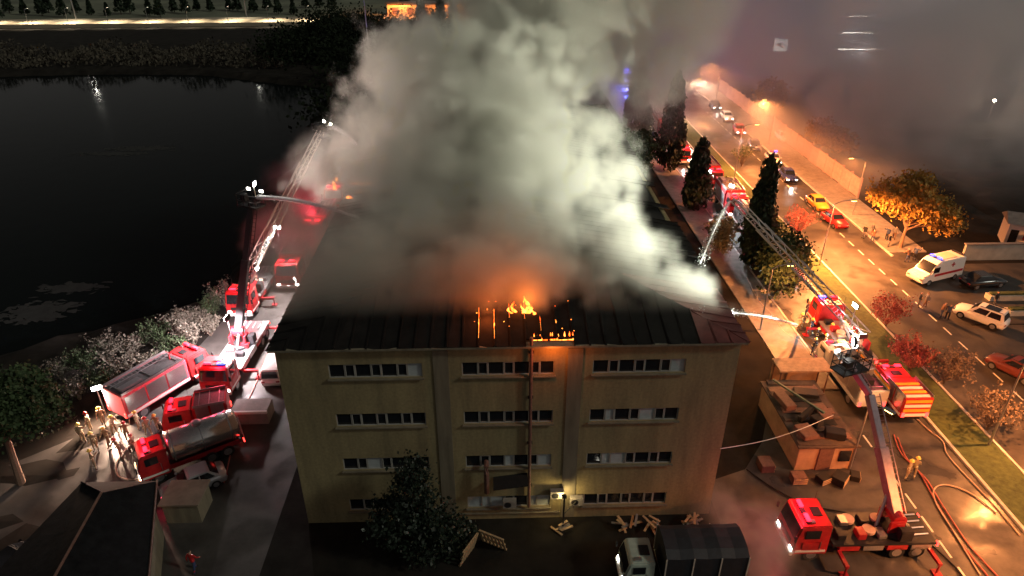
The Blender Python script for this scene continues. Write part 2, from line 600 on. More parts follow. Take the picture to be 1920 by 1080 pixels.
for side in (0, 1):
    y = EY0 + .05
    while y < EY1 - .2:
        y2 = min(y + SP, EY1)
        def run(yy):
            return min(HALF, yy - EY0, EY1 - yy)
        ra, rc = max(run(y + .03), .06), max(run(y2 - .03), .06)
        xe = EX1 if side else EX0
        sg = -1 if side else 1
        hole = side == 0 and 55 < y < 63 or side == 1 and 47 < y < 60 and random.random() < .5
        if not hole:
            strip([(xe, y + .03, ZE), (xe, y2 - .03, ZE), (xe + sg * rc, y2 - .03, roof_z(rc)), (xe + sg * ra, y + .03, roof_z(ra))],
                  sheet_m if (side and y < 36.5) else soot_sheet)
        y = y2
# rafters and the attic floor
MB().box(BL(.85, (BY0 + BY1) / 2, BH - .12), (BX1 - BX0 - .7, BY1 - BY0 - .7, .2)).build('attic_floor', char, roof)
for k in range(11):
    x = -9 + 2 * k
    y = EY0 + max(.3, HALF - abs(x - MX)) - .2
    MB().bar(BL(x, EY0 + .2, ZE - .16), BL(x, y, roof_z(y - EY0) - .2), .08, 4).build('rafter', char, roof)

# flames
flame_m = bpy.data.materials.new('flame')
flame_m.use_nodes = True
t = flame_m.node_tree
t.nodes.clear()
out = t.nodes.new('ShaderNodeOutputMaterial')
em = t.nodes.new('ShaderNodeEmission')
tc = t.nodes.new('ShaderNodeTexCoord')
nz = t.nodes.new('ShaderNodeTexNoise')
nz.inputs['Scale'].default_value = 3.5
nz.inputs['Detail'].default_value = 4
rp = t.nodes.new('ShaderNodeValToRGB')
rp.color_ramp.elements[0].position = .35
rp.color_ramp.elements[0].color = (.9, .06, .004, 1)
rp.color_ramp.elements[1].position = .7
rp.color_ramp.elements[1].color = (1, .42, .06, 1)
t.links.new(tc.outputs['Object'], nz.inputs[0])
t.links.new(nz.outputs[0], rp.inputs[0])
t.links.new(rp.outputs[0], em.inputs[0])
em.inputs[1].default_value = 6.5
t.links.new(em.outputs[0], out.inputs[0])
frng = random.Random(11)
def flame(path, w, h, parent, name='flame'):
    """a ragged tongue of fire standing along a path"""
    n = len(path)
    rings = []
    for i, p in enumerate(path):
        s_ = math.sin(math.pi * (i + .5) / n) ** .4
        hh = h * s_ * frng.uniform(.55, 1.2)
        ww = w * s_ * frng.uniform(.25, 1.35)
        p = Vector(p)
        rings.append([p + Vector((-ww, 0, 0)), p + Vector((ww, 0, 0)), p + Vector((ww * .6, 0, hh * .6)), p + Vector((frng.uniform(-.04, .04), 0, hh)), p + Vector((-ww * .6, 0, hh * .6))])
    return MB().loft(rings).build(name, flame_m, parent)
FIRE = Vector((2.2, 33, ZE))
fire = thing('roof_fire', 'orange flames glowing through the seams at the front edge of the roof', 'fire', FIRE)
def FL(x, y, z):
    return Vector((x, y, z)) - FIRE
def slope_hit(px, py):
    """where a pixel's ray meets the front roof slope"""
    d_ = _ray(px, py)
    k = RISE / HALF
    tt = (ZE - CAM_H - k * EY0) / (d_.z - k * d_.y)
    return Vector((0, 0, CAM_H)) + d_ * tt
for px, ya, yb, wd_ in ((900, 630, 575, .075), (932, 631, 578, .06), (960, 592, 568, .08), (988, 594, 560, .16), (1020, 616, 592, .045), (1050, 616, 594, .045)):
    p, q = slope_hit(px, ya), slope_hit(px, yb)
    x = min(edges, key=lambda e: abs(e - p.x))
    pth = []
    for i in range(9):
        u = p.lerp(q, i / 8)
        pth.append(FL(x, u.y, roof_z(u.y - EY0) - .12))
    flame(pth, wd_, .24, fire)
for px, py, hh in ((956, 588, .5), (963, 586, .8), (980, 588, .7), (986, 584, 1.1), (992, 587, .9), (999, 590, .5)  ):
    q = slope_hit(px, py)
    x0_ = FL(q.x, q.y, q.z - .1)
    rings = []
    for i in range(7):
        u = i / 6
        rw = .13 * (1 - u) ** .7 * frng.uniform(.6, 1.25) + .008
        c_ = x0_ + Vector((.12 * math.sin(u * 5 + px), .05 * math.sin(u * 7), hh * u))
        rings.append([c_ + Vector((rw * math.cos(a_), rw * .6 * math.sin(a_), 0)) for a_ in (0, 1.05, 2.1, 3.14, 4.2, 5.2)])
    MB().loft(rings).build('flame', flame_m, fire, smooth=True)
p, q = slope_hit(997, 634), slope_hit(1077, 633)
for k in range(7):
    u, v = p.lerp(q, k / 7 + .01), p.lerp(q, (k + 1) / 7 - .01)
    pth = [FL(*(u.lerp(v, i / 5).xy), ZE - .1) + Vector((0, .15, 0)) for i in range(6)]
    rings = []
    for i, c_ in enumerate(pth):
        hh = frng.choice((.08, .12, .2, .3, .5)) * frng.uniform(.7, 1.2)
        rings.append([c_ + Vector((0, -.07, 0)), c_ + Vector((0, .1, 0)), c_ + Vector((0, .06, hh)), c_ + Vector((0, -.05, hh * .8))])
    MB().loft(rings).build('flame', flame_m, fire)
pc = slope_hit(985, 578)
lamp(FL(pc.x, pc.y, roof_z(pc.y - EY0) + .6), 300, (1, .2, .03), fire, .5, name='fire_light')
pc = slope_hit(1035, 628)
lamp(FL(pc.x, BY0 - .9, ZE - .3), 130, (1, .2, .03), fire, .3, name='fire_light')
pc = slope_hit(915, 600)
lamp(FL(pc.x, pc.y, roof_z(pc.y - EY0) + .5), 220, (1, .18, .03), fire, .4, name='fire_light')
pf = g(655, 352, 13.8)
fire2 = thing('roof_fire', 'small orange flames far back on the left edge of the roof', 'fire', pf)
for px, py, dx, hh in ((628, 356, .05, .8), (631, 340, .04, .4), (676, 345, .5, .12), (684, 361, .3, .08), (655, 372, .12, .2)):
    q = g(px, py, 13.7) - pf
    flame([q + Vector((dx * (i - 2), 0, 0)) for i in range(5)], .05, hh, fire2)
lamp((0, 0, 1.5), 200, (1, .25, .08), fire2, .4, name='fire_light')
erng = random.Random(4)
for k in range(16):
    q = slope_hit(erng.uniform(880, 1090), erng.uniform(560, 632))
    s_ = erng.uniform(.008, .02)
    MB().box(tuple(FL(q.x, q.y, q.z + .08)), (s_ * 2, s_ * 3, s_), erng.uniform(0, 3)).build('ember', flame_m, fire)

# ------------------------------------------------------------------ vehicles
WHEELS = {}
def wheel(root, x, y, r=.5, wd_=.3):
    key = (r, wd_)
    if key not in WHEELS:
        tyre = MB().lathe((0, 0, 0), [(r * .62, -wd_ / 2), (r * .93, -wd_ / 2), (r, -wd_ * .35), (r, wd_ * .35), (r * .93, wd_ / 2), (r * .62, wd_ / 2)], 18, 'y').mesh('tyre', black)
        rim = MB().lathe((0, 0, 0), [(r * .2, -wd_ * .52), (r * .6, -wd_ * .5), (r * .6, wd_ * .5), (r * .2, wd_ * .52)], 12, 'y').mesh('rim', grey_metal)
        WHEELS[key] = (tyre, rim)
    w_ = bpy.data.objects.new('wheel', None)
    COL.objects.link(w_)
    w_.parent = root
    w_.location = (x, y, r)
    link('tyre', WHEELS[key][0], w_)
    link('rim', WHEELS[key][1], w_)

def beacon(root, p, kind, dome=(.22, .2)):
    m = {'red': E_red, 'blue': E_blue, 'amber': E_amber}[kind]
    return MB().lathe(p, [(dome[0] * .9, 0), (dome[0], dome[1] * .35), (dome[0] * .7, dome[1] * .85), (.02, dome[1])], 10).build('beacon', m, root, smooth=True)

def rail_ladder(root, a, b, wd_=.45, name='roof_ladder', m=None):
    a, b = Vector(a), Vector(b)
    s_ = (b - a).normalized().cross(Vector((0, 0, 1))).normalized() * wd_ / 2
    mb = MB().bar(a + s_, b + s_, .035).bar(a - s_, b - s_, .035)
    n = max(3, int((b - a).length / .35))
    for k in range(n):
        p = a.lerp(b, (k + .5) / n)
        mb.bar(p + s_, p - s_, .02)
    return mb.build(name, m or alu, root)

def truck_cab(root, xf, W, H, L=2.0, m=None, windows=True):
    """cab-over cab whose front face stands at x = xf"""
    m = m or red_paint
    z0 = .55
    prof = [(xf - L, z0), (xf - .05, z0), (xf, z0 + .45), (xf - .04, z0 + (H - z0) * .5), (xf - .28, H - .08), (xf - .45, H), (xf - L, H)]
    cab = MB().prism(prof, -W / 2, W / 2, .1).build('cab', m, root, bevel=.07)
    zs_ = z0 + (H - z0) * .52
    def ws(y0, y1, o):
        return [(xf - .02 + o, y0, zs_), (xf - .02 + o, y1, zs_), (xf - .235 + o, y1 * .95, H - .2), (xf - .235 + o, y0 * .95, H - .2)]
    q = ws(-W / 2 + .2, W / 2 - .2, .012) + ws(-W / 2 + .2, W / 2 - .2, -.03)
    MB().add(q, [(0, 1, 2, 3), (7, 6, 5, 4), (0, 4, 5, 1), (1, 5, 6, 2), (2, 6, 7, 3), (3, 7, 4, 0)]).build('windscreen', glass, cab)
    for sy in (-1, 1):
        MB().box((xf - L * .5, sy * (W / 2 + .002), z0 + .3), (L * .86, .03, .16)).build('cab_stripe', white_paint, cab)
        y = sy * (W / 2 - .055)
        d = MB().box((xf - L * .48, y, zs_ + (H - zs_) * .42), (L * .42, .05, (H - zs_) * .6))
        d.build('side_window', glass, cab)
        MB().box((xf - L * .5, sy * (W / 2 - .005), z0 + .55), (L * .52, .03, .9)).build('door', m, cab, bevel=.01)
        MB().box((xf + .08, sy * (W / 2 + .14), H - .75), (.1, .16, .45)).build('mirror', black, cab, bevel=.02)
        MB().box((xf + .0, sy * (W / 2 - .32), z0 + .28), (.07, .36, .2)).build('headlight', E_head, root, bevel=.02)
    MB().box((xf - L * .72, 0, H + .03), (.55, .7, .06)).build('roof_hatch', dark_metal, cab, bevel=.015)
    MB().box((xf - L * .45, W * .3, H + .05), (.4, .25, .1)).build('horn', alu, cab, bevel=.02)
    MB().bar((xf - L * .9, -W * .4, H - .02), (xf - L * .9, -W * .4, H + .7), .012, 4).build('antenna', black, cab)
    for sy in (-1, 1):
        MB().bar((xf - L * .74, sy * (W / 2 + .02), z0 + .5), (xf - L * .74, sy * (W / 2 + .02), z0 + 1.1), .02, 5).build('grab_rail', alu, cab)
    MB().box((xf + .03, 0, z0 + .03), (.2, W - .05, .3)).build('bumper', white_paint, root, bevel=.04)
    MB().box((xf - .008, 0, z0 + .62), (.05, W * .6, .3)).build('grille', dark_metal, cab)
    return cab

def light_bar(root, x, W, z, kinds=('red', 'red')):
    bar = MB().box((x, 0, z + .05), (.3, W * .72, .1)).build('light_bar', dark_metal, root, bevel=.02)
    for sy, k in zip((-1, 1), kinds):
        m = {'red': E_red, 'blue': E_blue, 'amber': E_amber}[k]
        MB().box((x, sy * W * .22, z + .17), (.26, W * .24, .15)).build('beacon', m, bar, bevel=.04)
    return bar

def fire_engine(label, loc, rz, L=7.6, W=2.5, H=3.1, beacons=('red', 'red'), paint_=None, body_m=None, stripe=True, group=None, roof='ladder', name='fire_engine', glow=60, shutters=3, head=0, rear_chevron=False):
    p = paint_ or red_paint
    t_ = thing(name, label, 'fire engine', (loc[0], loc[1], .015), rz, group)
    xf, xr = L / 2, -L / 2
    truck_cab(t_, xf, W, H - .1, 2.1, p)
    MB().box((-.1, 0, .6), (L - .5, W * .55, .25)).build('chassis', dark_metal, t_)
    bx0, bx1 = xr, xf - 2.2
    body = MB().box(((bx0 + bx1) / 2, 0, (.75 + H) / 2), (bx1 - bx0, W, H - .75)).build('body', body_m or p, t_, bevel=.05)
    n = shutters
    for sy in (-1, 1):
        for k in range(n):
            wx = (bx1 - bx0 - .3) / n
            cx = bx0 + .15 + wx * (k + .5)
            sh = MB().box((cx, sy * (W / 2 + .004), 1.9), (wx - .14, .04, 1.35))
            for q in range(7):
                sh.box((cx, sy * (W / 2 + .026), 1.3 + .2 * q), (wx - .16, .012, .05))
            sh.build('roller_shutter', alu, body)
        if stripe:
            MB().box(((bx0 + bx1) / 2, sy * (W / 2 + .006), .98), (bx1 - bx0 - .1, .02, .22)).build('white_stripe', white_paint, body)
    if rear_chevron:
        for k in range(4):
            MB().box((xr - .012, 0, .98 + .42 * k), (.03, W * .9, .24)).build('rear_band', white_paint if k % 2 == 0 else amber_strip, body)
            MB().box((xr + .3 + .5 * k, 0, H + .03), (.26, W * .84, .05)).build('roof_band', white_paint if k % 2 == 0 else amber_strip, body)
    # roof deck
    if not rear_chevron:
        MB().box(((bx0 + bx1) / 2, 0, H + .014), (bx1 - bx0 - .3, W - .36, .02)).build('tread_plate', mat('tread_plate', (.1, .1, .1), .5, metal=.6, var=.4, scale=6), t_)
        for k in range(3):
            MB().box((bx0 + .5 + (bx1 - bx0 - 1) * k / 2, 0, H + .05), (.05, W - .4, .06)).build('deck_rib', alu, t_)
    if roof == 'ladder':
        rail_ladder(t_, (bx0 + .2, W * .22, H + .17), (bx1 - .1, W * .22, H + .17))
        MB().box((bx0 + 1.2, -W * .25, H + .16), (1.7, .6, .28)).build('roof_locker', grey_metal, t_, bevel=.03)
        MB().bar((bx0 + .3, -W * .43, H + .15), (bx1 - .2, -W * .43, H + .15), .05, 6).build('suction_pipe', black, t_)
        MB().bar((bx1 - .6, -.1, H + .05), (bx1 - .6, -.1, H + .45), .08, 6).bar((bx1 - .6, -.1, H + .42), (bx1 - .1, -.1, H + .62), .06, 6).build('water_monitor', red_dark, t_)
    for sy in (-1, 1):
        MB().box(((bx0 + bx1) / 2, sy * (W / 2 - .05), H + .09), (bx1 - bx0 - .2, .05, .18)).build('roof_rail', alu, t_)
        MB().box((xr - .015, sy * (W / 2 - .2), 1.0), (.05, .22, .4)).build('tail_light', E_tail, t_)
        for x in (xf - 1.2, xr + 1.3) + ((xr + 2.4,) if L > 8.4 else ()):
            wheel(t_, x, sy * (W / 2 - .17), .5, .32)
    light_bar(t_, xf - .75, W, H - .1, beacons)
    if glow:
        lamp((xf - .6, 0, H + 1.1), glow * 5, REDL if 'red' in beacons else (.1, .15, 1), t_, .3, name='beacon_light')
    if head:
        lamp((xf + .3, 0, .9), head, (1, .93, .8), t_, .15, aim=(xf + 8, 0, 0), cone=90, name='headlight_beam')
    return t_

def tank_truck(label, loc, rz, L=6.8, W=2.25, H=2.55):
    t_ = thing('water_tanker', label, 'tanker truck', (loc[0], loc[1], .015), rz)
    truck_cab(t_, L / 2, W, H, 1.9, red_paint)
    MB().box((-.1, 0, .65), (L - .4, 1.2, .28)).build('chassis', dark_metal, t_)
    r_ = W / 2 - .05
    x0, x1 = -L / 2 + .1, L / 2 - 2.1
    prof = [(.2, x0 - .12), (r_ * .8, x0 - .05), (r_, x0 + .12), (r_, x1 - .12), (r_ * .8, x1 + .05), (.2, x1 + .1)]
    tank = MB().lathe((0, 0, 1.05 + r_ * .78), prof, 28, 'x').build('tank', mat('polished_tank', (.55, .53, .52), .22, metal=.85, var=.12, scale=5), t_, smooth=True)
    for k in range(3):
        MB().lathe((0, 0, 1.05 + r_ * .78), [(r_ + .02, x0 + .5 + k * 1.9), (r_ + .02, x0 + .58 + k * 1.9)], 28, 'x').build('tank_band', grey_metal, tank)
    MB().lathe((-.8, 0, 1.05 + r_ * 1.76), [(.32, 0), (.32, .16), (.2, .2)], 14).build('hatch', grey_metal, tank)
    rail_ladder(t_, (x0 - .2, .5, .9), (x0 - .12, .5, 2.75), .4, 'rear_ladder')
    for sy in (-1, 1):
        MB().box((-.8, sy * (W / 2 - .1), .95), (x1 - x0, .12, .3)).build('side_skirt', red_dark, t_)
        MB().box((x0 - .13, sy * (W / 2 - .25), .8), (.06, .3, .2)).build('tail_light', E_tail, t_)
        for x in (L / 2 - 1.1, -L / 2 + 1.2, -L / 2 + 2.3):
            wheel(t_, x, sy * (W / 2 - .17), .48, .32)
        MB().box((L / 2 + .02, sy * (W / 2 - .3), .75), (.08, .28, .16)).build('indicator', E_amber, t_)
    light_bar(t_, L / 2 - .8, W, H, ('red', 'red'))
    lamp((L / 2 - .6, 0, H + .8), 130, REDL, t_, .3, name='beacon_light')
    return t_

def lattice(root, p0, p1, w0, h0, name, m, rung=.35):
    """one open ladder section: four chords, zigzag lacing and rungs"""
    p0, p1 = Vector(p0), Vector(p1)
    d = (p1 - p0).normalized()
    s_ = d.cross(Vector((0, 0, 1))).normalized()
    u = s_.cross(d).normalized()
    mb = MB()
    r_ = .06
    cs = {}
    for a in (-1, 1):
        for c in (0, 1):
            off = s_ * a * w0 / 2 * (1 - .15 * c) + u * c * h0
            cs[(a, c)] = off
            mb.bar(p0 + off, p1 + off, r_)
    n = max(4, int((p1 - p0).length / .8))
    for k in range(n):
        q0, q1 = p0.lerp(p1, k / n), p0.lerp(p1, (k + 1) / n)
        for a in (-1, 1):
            mb.bar((q0 if k % 2 else q1) + cs[(a, 0)], (q1 if k % 2 else q0) + cs[(a, 1)], .028, 3)
    n = int((p1 - p0).length / rung)
    for k in range(n):
        q = p0.lerp(p1, (k + .5) / n)
        mb.bar(q + cs[(-1, 0)], q + cs[(1, 0)], .024, 3)
    return mb.build(name, m, root)

def basket(root, p, heading, m=None):
    """rescue cage with rails, floor, control box and water monitor"""
    m = m or dark_metal
    p = Vector(p)
    W, D, Hh = 2.0, 1.1, 1.1
    c, s_ = math.cos(heading), math.sin(heading)
    def P(x, y, z):
        return p + Vector((x * c - y * s_, x * s_ + y * c, z))
    cage = MB()
    for z in (.12, .55, Hh):
        q = [P(-D / 2, -W / 2, z), P(D / 2, -W / 2, z), P(D / 2, W / 2, z), P(-D / 2, W / 2, z)]
        for k in range(4):
            cage.bar(q[k], q[(k + 1) % 4], .035)
    for x in (-D / 2, D / 2):
        for y in (-W / 2, -W / 6, W / 6, W / 2):
            cage.bar(P(x, y, 0), P(x, y, Hh), .03)
    o = cage.build('rescue_cage', m, root)
    MB().box(tuple(p + Vector((0, 0, .06))), (D, W, .08), heading).build('cage_floor', m, o)
    MB().box(tuple(P(-.2, .5, .8)), (.4, .5, .5), heading).build('control_box', m, o)
    MB().bar(P(D / 2, 0, .5), P(D / 2 + .55, 0, .62), .08, 8).build('water_monitor', grey_metal, o)
    for y in (-.7, .7):
        MB().box(tuple(P(D / 2 + .06, y, Hh + .1)), (.12, .3, .22), heading).build('work_light', E_head, o)
    return o

def aerial_truck(label, loc, rz, L=9.6, W=2.5, foot=-1.5, tip=(0, 0, 10), style='ladder', lad_m=None, beacons=('red', 'blue'), glow=60, cage=True, deck_m=None, zt=2.6, elbow=None):
    t_ = thing('aerial_truck', label, 'fire engine', (loc[0], loc[1], .015), rz)
    xf, xr = L / 2, -L / 2
    truck_cab(t_, xf, W, 2.75, 2.1, red_paint)
    MB().box((-.1, 0, .65), (L - .5, W * .5, .28)).build('chassis', dark_metal, t_)
    MB().box((-1.1, 0, 1.2), (L - 2.5, W, .16)).build('deck', deck_m or grey_metal, t_, bevel=.03)
    for sy in (-1, 1):
        for k in range(4):
            wx = (L - 3.0) / 4
            MB().box((xr + .3 + wx * (k + .5), sy * (W / 2 - .2), .95), (wx - .2, .38, .42)).build('locker', red_paint if k % 2 else alu, t_, bevel=.02)
        for x in (xf - 1.2, xr + 1.2, xr + 2.4):
            wheel(t_, x, sy * (W / 2 - .17), .5, .32)
        for x in (xr + .5, xf - 2.8):   # outriggers
            og = MB().box((x, sy * (W / 2 + .55), .75), (.22, 1.2, .2))
            og.bar((x, sy * (W / 2 + 1.1), .75), (x, sy * (W / 2 + 1.1), .08), .07, 6)
            og.box((x, sy * (W / 2 + 1.1), .05), (.5, .5, .06))
            og.build('outrigger', red_dark, t_)
        MB().box((xr - .01, sy * (W / 2 - .2), 1.0), (.05, .22, .3)).build('tail_light', E_tail, t_)
        MB().box((foot + .2, sy * .62, 1.75), (.9, .16, 1.3)).build('turntable_frame', red_dark, t_, bevel=.03)
    MB().lathe((foot, 0, 1.28), [(1.05, 0), (1.05, .2), (.8, .3)], 20).build('turntable', dark_metal, t_)
    MB().box((foot - .2, .95, 1.75), (.8, .5, .8)).build('operator_seat', dark_metal, t_, bevel=.05)
    for k in range(5):
        MB().box((xr + 3.3 + .62 * k, (-.5 if k % 2 else .55), 1.42), (.5, .7, .3 + .12 * (k % 3))).build('equipment_box', (grey_metal, dark_metal, red_dark)[k % 3], t_, bevel=.03)
    for k in range(3):
        MB().lathe((xr + 3.0 + .9 * k, (.3 if k % 2 else -.55), 1.36), [(.18, 0), (.38, 0), (.4, .1), (.38, .2), (.18, .2)], 14).build('hose_coil', hose_pale, t_)
    for k in range(4):
        MB().bar((xr + .4, -.9 + .5 * k, 1.36), (xr + 1.7, -.8 + .5 * k, 1.38), .05, 6).build('pipe', alu, t_)
    lm = lad_m or alu
    a = Vector((foot, 0, zt))
    e = loc_of(t_, tip)
    rail = None
    if style == 'ladder':
        d = (e - a)
        segs = [(0, .5, 1.15, .6), (.33, .78, .95, .5), (.62, 1, .75, .4)]
        for k, (s0, s1, ww, hh) in enumerate(segs):
            o = lattice(t_, a + d * s0 + Vector((0, 0, .07 * k)), a + d * s1 + Vector((0, 0, .07 * k)), ww, hh, 'ladder_section', lm)
            rail = o
    else:
        pts = [a] + ([loc_of(t_, elbow)] if elbow else []) + [e]
        for k in range(len(pts) - 1):
            d = pts[k + 1] - pts[k]
            segs = [(0, .56, .30), (.5, 1., .22)] if k == 0 else [(0, 1, .17)]
            for s0, s1, hw in segs:
                p0, p1 = pts[k] + d * s0, pts[k] + d * s1
                o = MB().bar(p0, p1, hw * 1.41, 4).build('boom_section', lm, t_, bevel=.02)
                rail = o
        # side ladder running up the boom
        for k in range(len(pts) - 1):
            s_ = (pts[k + 1] - pts[k]).normalized().cross(Vector((0, 0, 1))).normalized() * .5
            rail_ladder(t_, pts[k] + s_, pts[k + 1] + s_, .4, 'boom_ladder', lm)
        MB().lathe(tuple(pts[0]), [(.42, -.5), (.42, .5)], 14, 'y').build('boom_hinge', red_dark, t_)
    MB().bar((foot + 1.0, 0, 1.35), a.lerp(e, .16) - Vector((0, 0, .1)), .11, 8).build('lift_cylinder', alu, t_)
    if cage:
        hd = math.atan2((e - a).y, (e - a).x)
        basket(t_, e - Vector((0, 0, .3)), hd)
    light_bar(t_, xf - .75, W, 2.75, beacons)
    if glow:
        lamp((xf - .5, 0, 3.8), glow * 5, REDL, t_, .3, name='beacon_light')
    return t_

def car(label, loc, rz, m, L=4.3, W=1.76, H=1.46, kind='sedan', name='parked_car', cat='car', group=None, lights=False, beacon_k=None):
    t_ = thing(name, label, cat, (loc[0], loc[1], .015), rz, group)
    suv = kind == 'suv'
    hood = .95 if not suv else 1.08
    zb = .22 if not suv else .3
    st = [(-L / 2, .72, .45, .78 * hood), (-L / 2 + .12, .9, zb, .93 * hood), (-L * .36, .98, zb, hood), (-L * .1, 1, zb, hood), (L * .16, 1, zb, hood * .98), (L * .3, .98, zb, hood * .9), (L / 2 - .25, .92, zb, hood * .8), (L / 2 - .02, .74, .4, hood * .62)]
    rings = []
    for x, k, z0, z1 in st:
        hw = W / 2 * k
        rings.append([(x, -hw * .9, z0), (x, -hw, z0 + .16), (x, -hw, z1 - .2), (x, -hw * .88, z1 - .02), (x, 0, z1 + .02), (x, hw * .88, z1 - .02), (x, hw, z1 - .2), (x, hw, z0 + .16), (x, hw * .9, z0)])
    body = MB().loft(rings).build('body', m, t_, smooth=True)
    # greenhouse
    if kind == 'suv':
        xb0, xt0, xt1, xb1 = -L * .46, -L * .41, L * .06, L * .22
    elif kind == 'van':
        xb0, xt0, xt1, xb1 = -L * .485, -L * .47, L * .22, L * .36
    else:
        xb0, xt0, xt1, xb1 = -L * .4, -L * .24, L * .05, L * .22
    wb, wt = W * .46, W * .37
    zb_, zt_ = hood - .04, H
    def sec(x, hw, z):
        return [(x, -hw, z), (x, hw, z)]
    cab = MB()
    A = [(xb0, -wb, zb_), (xb1, -wb, zb_), (xb1, wb, zb_), (xb0, wb, zb_), (xt0, -wt, zt_), (xt1, -wt, zt_), (xt1, wt, zt_), (xt0, wt, zt_)]
    cab.add(A, [(3, 2, 1, 0), (4, 5, 6, 7), (0, 1, 5, 4), (1, 2, 6, 5), (2, 3, 7, 6), (3, 0, 4, 7)])
    roof_ = cab.build('roof', m, t_, bevel=.06)
    A = [Vector(a) for a in A]
    def pane(i, nm, inset=.1, lo=.12, hi=.86, s0=.06, s1=.94):
        a, b_, c, d = [A[k] for k in i]
        n_ = (b_ - a).cross(d - a).normalized()
        q = [a.lerp(b_, s0).lerp(d.lerp(c, s0), lo), a.lerp(b_, s1).lerp(d.lerp(c, s1), lo), a.lerp(b_, s1).lerp(d.lerp(c, s1), hi), a.lerp(b_, s0).lerp(d.lerp(c, s0), hi)]
        qq = [p + n_ * .014 for p in q] + [p - n_ * .01 for p in q]
        MB().add(qq, [(0, 1, 2, 3), (7, 6, 5, 4), (0, 4, 5, 1), (1, 5, 6, 2), (2, 6, 7, 3), (3, 7, 4, 0)]).build(nm, glass, roof_)
    pane((1, 2, 6, 5), 'windscreen')
    pane((3, 0, 4, 7), 'rear_window')
    for i in ((0, 1, 5, 4), (2, 3, 7, 6)):
        pane(i, 'side_window', s0=.1, s1=.49)
        pane(i, 'side_window', s0=.53, s1=.9)
    r_ = .32 if not suv else .36
    for sy in (-1, 1):
        for x in (L * .31, -L * .3):
            wheel(t_, x, sy * (W / 2 - .1), r_, .22)
        MB().box((L / 2 - .1, sy * W * .32, hood * .62), (.14, .34, .14)).build('headlight', E_head if lights else alu, t_, bevel=.03)
        MB().box((-L / 2 + .03, sy * W * .34, hood * .72), (.08, .3, .14)).build('tail_light', E_tail if lights else red_dark, t_, bevel=.02)
        MB().box((xb1 - .1, sy * (W / 2 + .06), hood + .02), (.16, .16, .12)).build('mirror', m, t_, bevel=.03)
    if kind == 'suv':
        for sy in (-1, 1):
            MB().bar((xt0 + .1, sy * wt * .9, H + .05), (xt1 - .1, sy * wt * .9, H + .05), .025).build('roof_rail', black, t_)
        MB().box(((xt0 + xt1) / 2, 0, H + .012), ((xt1 - xt0) * .55, wt * 1.4, .02)).build('sunroof', glass, t_)
    if beacon_k:
        light_bar(t_, (xt0 + xt1) / 2, W * .9, H, beacon_k)
    if lights:
        lamp((L / 2 + .25, 0, .7), 60 if lights is True else lights, (1, .93, .82), t_, .12, aim=(L / 2 + 8, 0, 0), cone=80, name='headlight_beam')
    return t_

# ---- left street
HD = lambda a, b_: math.atan2(b_.y - a.y, b_.x - a.x)
fire_engine('long red and white fire engine parked askew at the lakeside shrubs', (-26.6, 45.0), R(59), L=7.8, W=2.4, H=2.8, stripe=True, body_m=mat('pink_white_panels', (.62, .09, .12), .35, var=.15, scale=1.2, coat=.4), shutters=3, glow=45)
fire_engine('short boxy red fire van beside the silver water tanker', (-22.3, 40.9), R(197), L=4.6, W=2.1, H=2.5, name='fire_van', roof='none', stripe=False, shutters=2, glow=30)
tank_truck('red water tanker with polished silver tank below the boxy red fire van', (-21.5, 37.3), R(213))
L1 = aerial_truck('aerial platform truck with tall dark boom and bluish floodlight on the left street', (-22.0, 49.3), R(268), L=10, foot=-1.0, tip=(-20.1, 54, 12.9), style='boom', lad_m=dark_metal, beacons=('red', 'blue'), glow=60)
L2 = aerial_truck('ladder truck with pale lattice ladder raised toward smoke on the left street', (-24.0, 61.0), R(268), L=9, foot=1.2, tip=(-16.4, 66, 15.3), style='ladder', lad_m=mat('white_ladder', (.7, .66, .6), .45, var=.1, metal=.2), beacons=('red', 'red'), glow=50)
fire_engine('red fire engine facing the camera with beacons lit on the left street', (-20.9, 65.6), R(269), L=7.4, head=90, glow=70)
fire_engine('red fire engine half hidden in smoke far up the left street', (-20.6, 76.0), R(269), L=7.4, glow=120)
fire_engine('farthest red fire engine on the left street behind the smoke', (-20.4, 87.0), R(269), L=7.4, glow=80)
car('small white van parked by the left wall of the burning building', (-18.3, 47.4), R(92), white_paint, L=3.9, W=1.7, H=1.75, kind='van', name='parked_van', cat='van')
car('silver grey car squeezed beside the silver water tanker', (-20.4, 34.6), R(212), silver_paint, L=4.2)
car('black car in the dark at the bottom left corner', (-28.3, 28.4), R(62), black_paint, L=4.3)
# ---- right side
car_y = dict
PLAT = aerial_truck('hydraulic platform truck with red cab and outriggers in the lower right', (21.9, 28.7), R(180), L=8.8, foot=-2.1, tip=(22.1, 34.2, 9.4), elbow=(23.2, 33.2, 7.9), style='boom', lad_m=mat('boom_mauve', (.3, .2, .22), .45, var=.2, metal=.3), beacons=('red', 'red'), glow=90, deck_m=dark_metal, zt=2.3)
fire_engine('fire engine with white and amber bands across its back', (31.5, 41.9), R(90), L=4.9, W=2.2, H=2.5, shutters=2, rear_chevron=True, roof='none', glow=60)
t_ = fire_engine('white decked rescue truck with amber side rail next to banded fire engine', (28.9, 44.6), R(90), L=7.6, W=2.3, H=2.2, paint_=white_paint, roof='none', beacons=('amber', 'red'), name='rescue_truck', glow=0)
for sy in (-1, 1):
    MB().box((-1.1, sy * 1.1, 2.34), (5.2, .12, .1)).build('amber_rail', amber_strip, t_)
for k, (x, y, s_) in enumerate(((-2.6, .2, .5), (-1.4, -.3, .7), (-.3, .3, .55), (.5, -.2, .6))):
    MB().box((x, y, 2.2 + s_ / 2), (1.0, .8, s_), .3 * k).build('equipment_box', (dark_metal, grey_metal, black)[k % 3], t_, bevel=.04)
